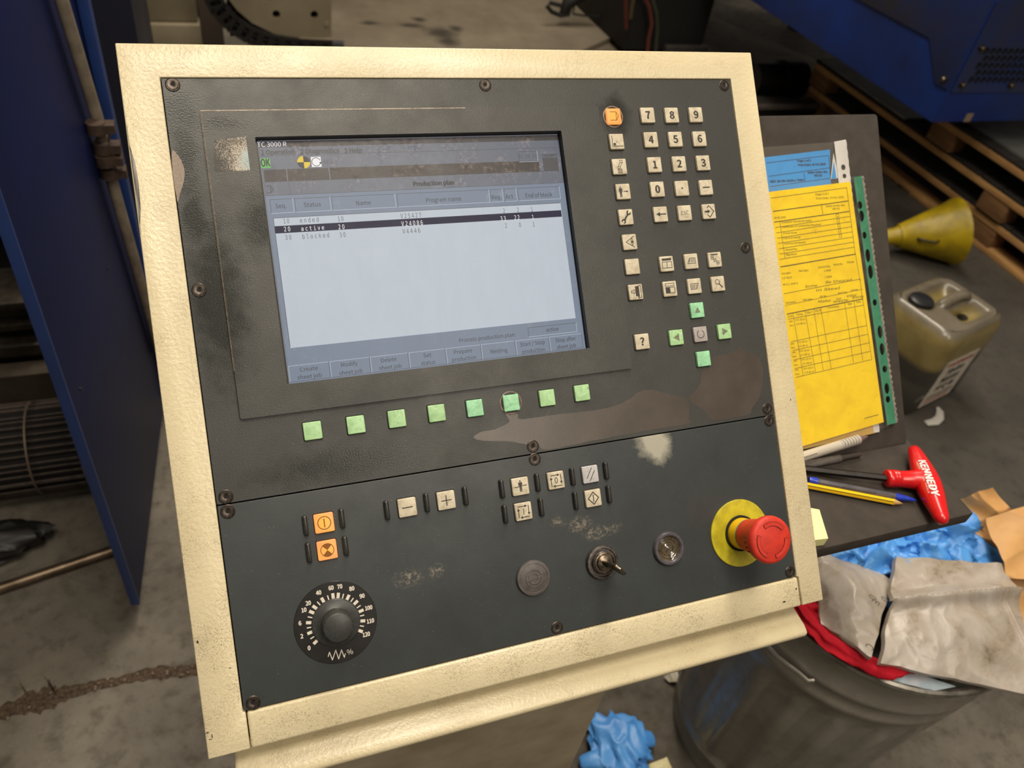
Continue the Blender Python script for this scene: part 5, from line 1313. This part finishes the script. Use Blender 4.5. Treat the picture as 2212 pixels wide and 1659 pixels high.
mb.tube([(rq(.42) * math.cos(an - .22), rq(.42) * math.sin(an - .22), LF * .42), ((rq(.42) + .02) * math.cos(an - .2), (rq(.42) + .02) * math.sin(an - .2), LF * .44), ((rq(.62) + .018) * math.cos(an - .1), (rq(.62) + .018) * math.sin(an - .1), LF * .60), (rq(.64) * math.cos(an - .1), rq(.64) * math.sin(an - .1), LF * .66)], .006, 8); mb.build('hanging_tab', M('tab_dark', (58, 52, 14), rough=.5), fun)

# ------------------------------------------------------------------ stacked pallets
WOOD = M('pallet_wood', (196, 152, 96), (160, 118, 68), 9, .3, .7, .8, det=6, stretch=(6, 1, 6), bump=(120, .3, .002)); WOODD = M('pallet_wood_dark', (136, 98, 60), (104, 74, 44), 9, .3, .7, .85, stretch=(6, 1, 6))
XP = 2.975; DECK = M('deck_wood_shaded', (40, 35, 31), (28, 25, 23), 9, .3, .7, .9, stretch=(1, 6, 6))  # deck wood coloured near black to imitate shade between the pallets
def pallet(z0, lab, x0, first, wood, ylo=.95, yhi=3.30):
    p = thing('pallet', lab, 'pallet', (x0 + .4, (ylo + yhi) / 2, z0), (0, 0, 0), 'stacked wooden pallets'); rr = random.Random(int(z0 * 100))
    if first:
        for i, xo in enumerate((0, .36, .72)):
            mb = MB(); mb.box((x0 + xo, ylo, z0), (x0 + xo + .09, yhi, z0 + .022)); at_root(mb, p).build('bottom_board', wood, p, bevel=.002)
    zb = z0 + (.022 if first else 0)
    for xo in (0, .36, .72):
        for yo in (ylo, ylo + (yhi - ylo) * .42, yhi - .14):
            mb = MB(); mb.box((x0 + xo + .004, yo, zb), (x0 + xo + .086, yo + .14, zb + .078)); at_root(mb, p).build('block', WOODD, p, bevel=.003)
    zt_ = zb + .078
    for xo in (0, .36, .72):
        mb = MB(); mb.box((x0 + xo, ylo, zt_), (x0 + xo + .09, yhi, zt_ + .026)); at_root(mb, p).build('stringer_board', wood, p, bevel=.002)
    y = ylo
    while y < yhi - .08:
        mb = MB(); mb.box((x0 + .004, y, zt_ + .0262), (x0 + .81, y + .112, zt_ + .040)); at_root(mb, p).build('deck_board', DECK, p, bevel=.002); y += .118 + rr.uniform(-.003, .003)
    return p, zt_
p1, zt1 = pallet(0, 'bottom wooden pallet of the stack, on the floor behind the funnel', XP, True, WOOD)
mb = MB()
for px, py in ((1920, 385), (1938, 399), (1955, 411)):
    c = atx(px, py, XP - .0006); mb.add([c + Vector((0, .05, -.006)), c + Vector((0, -.03, -.006)), c + Vector((0, -.03, .006)), c + Vector((0, .05, .006))], [(0, 1, 2, 3)])
at_root(mb, p1).build('burnt_stamp', M('stamp', (74, 52, 30), (110, 78, 44), 90, .4, .6), p1, smooth=0)
p2, zt2 = pallet(zt1 + .0405, 'middle wooden pallet of the stack under the blue machine', XP - .02, False, WOOD)
p3, zt3 = pallet(zt2 + .0405, 'top wooden pallet of the stack under the blue machine', XP - .04, False, WOOD, .95, 2.45)
tag(MB().box((XP + .02, .9, zt3 + .041), (XP + .95, 2.42, zt3 + .049)).build('metal_sheet', M('sheet_metal', (150, 152, 148), (120, 122, 118), 8, rough=.4, metal=.6), None, smooth=0), 'bare metal sheet lying on the top pallet at the right edge', 'sheet')
tag(MB().box((XP - .01, 2.62, zt2 + .041), (XP + .7, 3.28, zt2 + .047)).build('metal_sheet', M('sheet_metal', (150, 152, 148)), None, smooth=0), 'bare metal sheet on the far end of the middle pallet', 'sheet')

# ------------------------------------------------------------------ blue machine cabinet overhead of the pallets
BLUE = M('machine_blue', (12, 50, 128), (22, 38, 84), 3.2, .35, .75, .38, det=5, bump=(700, .12, .0005), spec=.5)
BLUE2 = M('machine_blue_panel', (20, 42, 96), (46, 44, 50), 2.6, .4, .7, .36, det=5, bump=(700, .12, .0005))
bm_ = thing('machine_cabinet', 'blue sheet metal machine cabinet with perforated vent, overhanging the pallets', 'machine', (2.51, 2.10, .5))
X0_, Y0_, Z0_ = 2.512, 2.102, .5
mb = MB(); mb.box((X0_, Y0_, Z0_), (3.9, 4.6, 1.12)); at_root(mb, bm_).build('housing', BLUE, bm_, bevel=.006)
# folded side cover on the face towards the console
def xf(px, py): p = atx(px, py, X0_); return (p.y, p.z)
side = [xf(2010 + 262 * 0, 0), ]
cv = [xf(*p) for p in ((2049, 194), (2022, 180), (2010, 82), (1858, 0), (1640, -118), (1690, -330), (2190, -80), (2150, 0))]
mb = MB(); mb.prism([(-y, z) for y, z in cv], 0, .007); mb.v = [Vector((X0_ - p.z, -p.x, p.y)) - bm_.location for p in mb.v]; mb.build('side_cover', BLUE2, bm_, bevel=.0015)
def yf(px, py): p = aty(px, py, Y0_); return (p.x, p.z)
fv = [yf(*p) for p in ((2052, 199), (2192, 199), (2290, 196), (2400, -60), (2152, 2))]
grl = []
q = zoom(1950, 0, 1552 / 262)
rows = [((1060, 650), 7), ((975, 735), 8), ((880, 830), 9), ((870, 925), 8), ((860, 1018), 7)]
ho = []
a = yf(*q(860, 1018)); b = yf(*q(1310, 1018)); dxh = (b[0] - a[0]) / 6; c5 = yf(*q(1060, 650)); dzh = (c5[1] - a[1]) / 4
for r_ in range(5):
    for k in range(10):
        ho.append(circ(a[0] + dxh * (k + (.5 if r_ % 2 else 0)) - dxh * (.5 if r_ % 2 else 0) + (dxh * .5 if r_ % 2 else 0), a[1] + dzh * r_, dxh * .46, 12))
mb = MB(); mb.plate([(x, z) for x, z in fv], ho, 0, .005)
mb.v = [Vector((p.x, Y0_ - p.z, p.y)) - bm_.location for p in mb.v]; mb.build('vent_panel', BLUE2, bm_)
mb = MB(); x0_ = a[0] - dxh; mb.box((x0_, Y0_ - .0010, a[1] - dzh * .6), (x0_ + dxh * 11.2, Y0_ - .0004, a[1] + dzh * 5.6)); at_root(mb, bm_).build('vent_backing', M('vent_dark', (6, 6, 8), rough=.9), bm_, smooth=0)
BOLT = M('bolt_steel', (110, 98, 82), (80, 70, 58), 200, rough=.35, metal=.9)
bm0 = MB().lathe([(.013, 0), (.013, .003), (.009, .003), (.0095, .009), (.007, .012), (.001, .012)], 14)
for px, py in ((2118, 103), (2076, 182), (2181, 183)):
    x, z = yf(px, py); o = bm0.build('bolt', BOLT, bm_); o.location = Vector((x, Y0_ - .005, z)) - bm_.location; o.rotation_euler = (R_(90), 0, 0)
y, z = xf(2043, 172); o = bm0.build('bolt', BOLT, bm_); o.location = Vector((X0_ - .007, y, z)) - bm_.location; o.rotation_euler = (0, R_(-90), 0)
mb = MB(); x, z = yf(2092, 254); mb.prism([(x - .016, z - .016), (x + .016, z - .016), (x + .016, z + .016), (x - .016, z + .016)], 0, .001); mb.v = [Vector((p.x, Y0_ - p.z, p.y)) - bm_.location for p in mb.v]; mb.build('sticker', M('sticker_grey', (136, 116, 92)), bm_, smooth=0)
for lx, ly in ((2.64, 4.42), (3.7, 4.42)): at_root(MB().box((lx, ly, 0), (lx + .1, ly + .1, .5)), bm_).build('support_foot', M('leg_dark', (20, 22, 30)), bm_)
# ------------------------------------------------------------------ blue cabinet door on the left with its conduit
DB = M('door_blue', (8, 27, 84), (14, 24, 56), 2.2, .35, .7, .5, det=5, bump=(500, .15, .0006), spec=.3); DBL = M('door_edge_lit_blue', (36, 66, 132), (34, 56, 108), 5, .35, .7, .42)  # edge blue is the door paint lightened to look lit
T0 = Vector((-.25, 1.0, 0)); DV = Vector((.1, 1.0, 0)).normalized(); DN = Vector((DV.y, -DV.x, 0))
door = thing('cabinet_door', 'open dark blue sheet metal door hanging beside the console, seen along its face', 'cabinet door', T0)
def slab(mb, u0, u1, z0, z1, t0, t1):      # along the door, height, thickness (towards the camera side positive)
    P = []
    for u in (u0, u1):
        for t in (t0, t1):
            for z in (z0, z1): P.append(T0 + DV * u + DN * t + Vector((0, 0, z)))
    mb.add(P, [(0, 1, 3, 2), (4, 6, 7, 5), (0, 4, 5, 1), (2, 3, 7, 6), (0, 2, 6, 4), (1, 5, 7, 3)]); return mb
at_root(slab(MB(), .003, .70, .05, 2.3, -.012, 0), door).build('face_sheet', DB, door, bevel=.002)
at_root(slab(MB(), -.004, .003, .05, 2.3, -.0155, .001), door).build('front_flange', DBL, door, bevel=.0015)
at_root(slab(MB(), .60, .625, .05, 2.3, .001, .020), door).build('rear_flange', DBL, door, bevel=.002)
mb = MB()
for z in (.6, 1.2):
    for u in (.05, .38): slab(mb, u, u + .004, z, z + .004, 0, .002)
at_root(mb, door).build('rivet', BOLT, door)
def DP(px, py, off):
    v = ray(px, py); o = T0 + DN * off - CAM0; s_ = (o.dot(DN)) / v.dot(DN); return CAM0 + v * s_
P = [DP(x, y, .016) for x, y in ((70, -220), (133, 0), (212, 262), (240, 385), (290, 560), (345, 760))]
cd = thing('conduit', 'grey plastic conduit pipe clipped down the rear edge of the blue door', 'pipe', P[3])
at_root(MB().tube(P, .0105, 14), cd).build('pipe', M('conduit_grey', (142, 130, 114), (116, 106, 92), 30, rough=.6), cd)
CL = M('clip_brown', (72, 56, 46), (56, 44, 36), 100, rough=.6)
dirc = (P[3] - P[2]).normalized()
for px, py in ((208, 275), (222, 318), (227, 345), (236, 372)):
    c = DP(px, py, .016); mb = MB(); mb.tube([c - dirc * .010, c + dirc * .010], .0165, 12); mb.box(c - Vector((.0, .012, .008)), c + Vector((.030, .012, .008))); at_root(mb, cd).build('clip', CL, cd)
mb = MB()
for px, py in ((226, 268), (240, 325)):
    c = DP(px, py, .03); mb.tube([c, c + Vector((.004, 0, -.02)), c + Vector((.0, 0, -.035))], .0022, 8)
at_root(mb, cd).build('clip_latch', M('latch_wire', (120, 104, 90), rough=.4, metal=.6), cd)
cab = thing('control_cabinet', 'dark blue cabinet standing behind the open door on the left', 'cabinet', (-.5, 2.3, 0))
at_root(MB().box((-1.6, 2.02, .32), (-.128, 2.7, 2.3)), cab).build('carcass', M('cabinet_navy', (20, 24, 44), (26, 28, 42), 3, rough=.45), cab, bevel=.006)
at_root(MB().box((-1.55, 2.10, 0), (-.16, 2.66, .32)), cab).build('plinth', M('plinth_black', (12, 12, 14), rough=.8), cab)
# rails and beam under the cabinet
gr = thing('guide_rail', 'steel guide rail with two flanges low behind the blue door', 'rail', (-.7, 1.78, .2))
STL = M('rail_steel', (84, 78, 68), (60, 54, 47), 20, rough=.38, metal=.7)
for nm, y, z0, z1 in (('top_flange', 1.70, .285, .305), ('web', 1.74, .235, .290), ('lower_flange', 1.71, .215, .235), ('foot_plate', 1.69, .150, .185)):
    at_root(MB().box((-1.5, y, z0), (-.42, 1.84, z1)), gr).build(nm, STL, gr, bevel=.003)
at_root(MB().box((-1.5, 1.80, 0), (-.44, 1.85, .30)), gr).build('support', M('support_dark', (22, 20, 18), rough=.8), gr)
bmb = thing('steel_girder', 'grey brown steel beam with a row of holes on the floor behind the mesh roll', 'beam', (-.8, 1.66, 0))
hl = [circ(-.42 - .035 * i, .012 + .006, .005, 8) for i in range(24)]
mb = MB(); mb.plate([(-1.5, .0005), (-.36, .0005), (-.36, .135), (-1.5, .135)], hl, 0, .05); mb.v = [Vector((p.x, 1.64 - p.z + .05, p.y)) for p in mb.v]; at_root(mb, bmb).build('web', M('beam_brown', (76, 66, 53), (58, 50, 40), 12, rough=.7), bmb)
# roll of wire mesh
rl = thing('wire_mesh_roll', 'dark roll of wire mesh lying on the floor left of the blue door', 'wire mesh', (-.75, 1.42, .108))
MW = M('mesh_wire', (86, 76, 68), (62, 54, 48), 60, rough=.5, metal=.5); mw0 = None
for i in range(40):
    a = 2 * math.pi * i / 40; rr_ = .100 + .004 * math.sin(i * 2.3)
    if mw0 is None: o = mw0 = MB().tube([(-.45, 0, 0), (0, .001, 0), (.42, 0, 0)], .0022, 5, caps=False).build('wire', MW, rl)
    else: o = mw0.copy(); COL.objects.link(o)
    o.location = (0, rr_ * math.cos(a), rr_ * math.sin(a))
h0 = None
for x in (-.38, -.14, .135, .30, .40):
    if h0 is None: o = h0 = MB().tube([(0, .1035 * math.cos(t), .1035 * math.sin(t)) for t in [2 * math.pi * k / 36 for k in range(37)]], .0024, 5, caps=False).build('hoop', M('hoop_wire', (120, 104, 90), rough=.5, metal=.4), rl)
    else: o = h0.copy(); COL.objects.link(o)
    o.location = (x, 0, 0)
at_root(MB().tube([(-1.18, 1.42, .108), (-.35, 1.42, .108)], .088, 24), rl).build('core', M('roll_core', (22, 19, 18), rough=.9), rl)
lump('rag', 'black oily rag on the floor in front of the mesh roll', 'rag', (-.60, 1.235, .03), (.16, .055, .035), 61, M('oily_black', (26, 23, 21), (16, 15, 15), 20, rough=.5), amp=.4)
a, b = atz(-80, 1298, .0125), atz(288, 1175, .0125)
tag(MB().tube([p - (a + b) / 2 for p in (a, b)], .0118, 16).build('steel_rod', M('rod_steel', (120, 104, 86), (92, 78, 62), 30, rough=.35, metal=.8), None, (a + b) / 2), 'long round steel rod lying on the floor at the foot of the blue door', 'rod')

# ------------------------------------------------------------------ machine behind the console
CRD = M('machine_cream', (136, 126, 104), (116, 106, 86), 4, .35, .7, .5, det=5)
mc = thing('cream_machine', 'cream machine block with a seam, behind the top left corner of the console', 'machine', (.0, 4.2, 0))
at_root(MB().box((-.8, 3.92, .0), (.02, 4.5, .135)), mc).build('base_block', CRD, mc, bevel=.006)
at_root(MB().box((-.8, 3.95, .138), (.015, 4.5, 1.4)), mc).build('upper_block', CRD, mc, bevel=.006)
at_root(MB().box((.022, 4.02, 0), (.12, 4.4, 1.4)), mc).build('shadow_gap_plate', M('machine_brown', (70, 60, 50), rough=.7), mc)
# plate with holes that carries the cable chain
cp = thing('chain_bracket', 'cream bracket plate with round holes inside the black cable chain', 'bracket', (.4, 3.62, 0))
yv = 3.6
def yb(px, py): p = aty(px, py, yv); return (p.x, p.z)
ol = [yb(*p) for p in ((488, -10), (512, 22), (545, 50), (590, 72), (640, 84), (716, 86), (716, -60), (488, -60))]
hs = []
for px, py, r in ((597, 31, .0165), (679, 32, .0165)): x, z = yb(px, py); hs.append(circ(x, z, r, 24))
sl = [yb(*p) for p in ((522, -20), (585, -20), (588, -4), (582, 2), (528, 2), (520, -6))]; hs.append(sl)
mb = MB(); mb.plate(ol, hs, 0, .02); mb.v = [Vector((p.x, yv - p.z + .02, p.y)) for p in mb.v]; at_root(mb, cp).build('plate', CRD, cp)
x, z = yb(705, 52); mb = MB(); mb.lathe([(.012, 0), (.012, .004), (.008, .005), (.001, .003)], 16); o = mb.build('screw', CRD, cp); o.location = Vector((x, yv, z)) - cp.location; o.rotation_euler = (R_(90), 0, 0)
a, b = yb(600, 76), yb(716, 80); mb = MB(); mb.box((a[0], yv - .012, b[1] - .014), (b[0], yv + .0, b[1] - .004)); at_root(mb, cp).build('lip', CRD, cp, bevel=.002)
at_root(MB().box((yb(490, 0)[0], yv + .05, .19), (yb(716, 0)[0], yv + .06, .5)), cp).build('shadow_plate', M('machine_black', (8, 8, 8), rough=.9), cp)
at_root(MB().box((.53, yv + .02, 0), (.56, yv + .08, .3)), cp).build('post', CRD, cp)
ch = thing('cable_chain', 'black plastic cable chain curving round the bracket plate', 'cable chain', (.3, 3.58, 0))
PC = [aty(x, y, 3.58) for x, y in ((448, -60), (452, -22), (470, 18), (500, 52), (540, 78), (585, 94), (635, 102), (690, 105), (745, 107))]
PATH = []
for i in range(len(PC) - 1): PATH += [PC[i].lerp(PC[i + 1], t / 2) for t in range(2)]
CHM = M('chain_black', (20, 18, 18), (30, 27, 26), 60, rough=.5)
for i in range(len(PATH) - 1):
    a, b = PATH[i], PATH[i + 1]; c = (a + b) / 2; d_ = (b - a); L_ = d_.length; an = math.atan2(d_.z, d_.x)
    mb = MB(); w_ = .036
    mb.plate([(-L_ * .52, -w_), (L_ * .52, -w_), (L_ * .52, w_), (-L_ * .52, w_)], [rrect(-L_ * .28, -w_ * .6, L_ * .2, w_ * .6, .004, 2)], -.03, .0)
    mb.box((-L_ * .52, -w_ * 1.02, -.07), (-L_ * .40, w_ * 1.02, .004))
    mb.v = [Vector((p.x, -p.z, p.y)) for p in mb.v]
    o = mb.build('chain_link', CHM, ch); o.location = c - ch.location; o.rotation_euler = (0, -an, 0)
at_root(MB().tube([p + Vector((0, .04, 0)) for p in PC], .024, 8), ch).build('inner_cable', M('cable_black', (12, 12, 12), rough=.6), ch)
# dirty cream bed plate and wall behind
def bed_mat():
    t = NT('bed_plate'); n = t.noise(3.4, 5, .65); n2 = t.noise(17, 5, .7, .4)
    col = t.mix(t.ramp(n, .35, .7), lin((118, 109, 93)), lin((96, 87, 72)))
    for c, r in (((*atz(955, 72, .06)[:2], 0), (.11, .11, 9)), ((*atz(985, 62, .06)[:2], 0), (.05, .06, 9)), ((*atz(890, 55, .06)[:2], 0), (.09, .05, 9)), ((*atz(800, 50, .06)[:2], 0), (.07, .04, 9)), ((*atz(905, 42, .06)[:2], 0), (.05, .05, 9)), ((*atz(970, 90, .06)[:2], 0), (.08, .09, 9))):
        col = t.mix(t.math('MULTIPLY', t.blob((c[0] - 1.4, c[1] - 4.0, 0), r, n2, .3), .85), col, lin((34, 28, 22)))
    t.set('Base Color', col).set('Roughness', .6); return t.m
a = aty(720, 30, 4.5)
bp = thing('machine_bed', 'cream machine bed plate with black oil stains behind the top of the console', 'machine', (1.4, 4.0, 0))
P = [atz(x, y, .06) for x, y in ((690, 150), (1235, 118), (1352, 66), (1380, 20), (1420, -40), (640, -40))]
m_ = MB(); m_.prism([(p.x, p.y) for p in P], .0, .06); at_root(m_, bp).build('bed_sheet', bed_mat(), bp, bevel=.003)
P = [atz(x, y, .03) for x, y in ((1180, 160), (1400, 130), (1400, 62), (1352, 68), (1235, 121))]
m_ = MB(); m_.prism([(p.x, p.y) for p in P], .0, .03); at_root(m_, bp).build('lower_sheet', M('bed_low', (108, 99, 84), (88, 80, 66), 5), bp, bevel=.003)
at_root(MB().box((.60, 4.72, .0), (2.1, 4.9, .9)), bp).build('rear_cover', M('bed_wall', (130, 120, 98), (108, 98, 76), 3.0, .3, .7), bp)
# black machine leg with cables
bl = thing('machine_upright', 'black machine leg with cables behind the top right of the console', 'machine', (2.4, 3.9, 0))
X_ = [aty(x, 60, 3.9).x for x in (1355, 1528)]
at_root(MB().box((X_[0], 3.9, .061), (X_[1], 4.6, 1.2)), bl).build('leg_post', M('leg_black', (15, 14, 14), rough=.7), bl, bevel=.01)
at_root(MB().box((X_[0] + .25, 3.86, 0), (X_[1] + .02, 3.9, .10)), bl).build('base_plate', M('foot_dark', (44, 40, 36), (34, 31, 28), 10), bl, bevel=.004)
at_root(MB().box((2.2, 4.65, .2), (3.2, 4.9, 1.6)), bl).build('back_cover', M('leg_black', (15, 14, 14)), bl)
for nm, pts, c in (('cable', ((1352, -30), (1352, 20), (1353, 62)), (82, 34, 24)), ('cable', ((1375, -30), (1366, 10), (1362, 40)), (74, 62, 36)), ('cable', ((1380, -30), (1402, 14), (1408, 50), (1401, 85), (1398, 118)), (92, 44, 34)), ('cable', ((1400, -30), (1418, 30), (1420, 60), (1416, 110)), (54, 54, 40))):
    at_root(MB().tube([aty(x, y, 3.84) for x, y in pts], .010, 8), bl).build(nm, M('cable_%d' % c[0], c, rough=.5), bl)
hk = thing('cable_plug', 'black cable with a looped plug end lying on the machine bed', 'cable', aty(1210, 20, 4.25))
K = [aty(x, y, 4.25) for x, y in ((1290, -30), (1250, -8), (1225, 8), (1215, 30))]
at_root(MB().tube(K, [.03, .036, .034, .02], 12), hk).build('cable_sleeve', M('cable_black', (12, 12, 12)), hk)
K = [aty(x, y, 4.24) for x, y in ((1212, 12), (1188, 6), (1182, 14), (1192, 26), (1212, 34), (1228, 32), (1232, 16))]
at_root(MB().tube(K, .012, 8), hk).build('loop', M('cable_black', (12, 12, 12)), hk)
at_root(MB().tube([aty(x, y, 4.25) for x, y in ((1252, -10), (1240, 14), (1238, 30), (1262, 34), (1322, 36))], .006, 6), hk).build('thin_lead', M('cable_black', (12, 12, 12)), hk)
# things on the floor between console and pallets
mt = thing('motor', 'black cylindrical motor lying on the dusty floor beyond the console corner', 'motor', atz(1690, 190, .09))
a, b = atz(1622, 172, .10), atz(1728, 172, .10)
MBK = M('motor_black', (13, 12, 12), (22, 20, 19), 20, rough=.5)
at_root(MB().tube([a, a.lerp(b, .55)], .085, 24), mt).build('housing', MBK, mt); at_root(MB().tube([a.lerp(b, .55), a.lerp(b, .60)], .10, 24), mt).build('flange', MBK, mt); at_root(MB().tube([a.lerp(b, .60), b], .092, 24), mt).build('end_bell', MBK, mt)
c = atz(1650, 195, .02); m_ = MB(); m_.tube([atz(1622, 186, .03) - c, atz(1655, 194, .035) - c, atz(1668, 208, .02) - c], [.03, .034, .016], 10, flat=.5)
tag(m_.build('wood_wedge', M('wedge_wood', (150, 122, 82), (128, 100, 64), 20), None, c), 'tan wooden wedge under the black motor', 'wood')
fr = thing('low_platform', 'low dark steel platform with a pale front edge on the floor behind the document stand', 'frame', atz(1700, 232, .08))
a, b, c, d_ = atz(1600, 226, .08), atz(1802, 224, .08), atz(1790, 212, .08), atz(1600, 206, .08)
m_ = MB(); m_.prism([(p.x, p.y) for p in (a, b, c, d_)], .066, .08); at_root(m_, fr).build('top_sheet', M('frame_top', (52, 47, 43), (38, 35, 32), 9), fr, bevel=.002)
m_ = MB(); m_.box((a.x, a.y - .01, .055), (b.x, a.y - .002, .082)); at_root(m_, fr).build('front_edge', M('frame_edge', (92, 84, 78), (74, 67, 62), 12), fr, bevel=.002)
m_ = MB(); m_.box((a.x, a.y + .01, 0), (b.x, a.y + .03, .064)); at_root(m_, fr).build('skirt', M('frame_skirt', (14, 15, 17)), fr)
def dusty():
    return M('dusty_plate', (150, 142, 128), (104, 96, 86), 5, .3, .7, .75, det=6, bump=(60, .2, .004))
P = [atz(x, y, .006) for x, y in ((1500, 190), (1900, 195), (1850, 165), (1500, 20))]
m_ = MB(); m_.prism([(p.x, p.y) for p in P], .0005, .006); tag(m_.build('steel_sheet', dusty(), None), 'grey dusty floor sheet under the black motor', 'sheet')
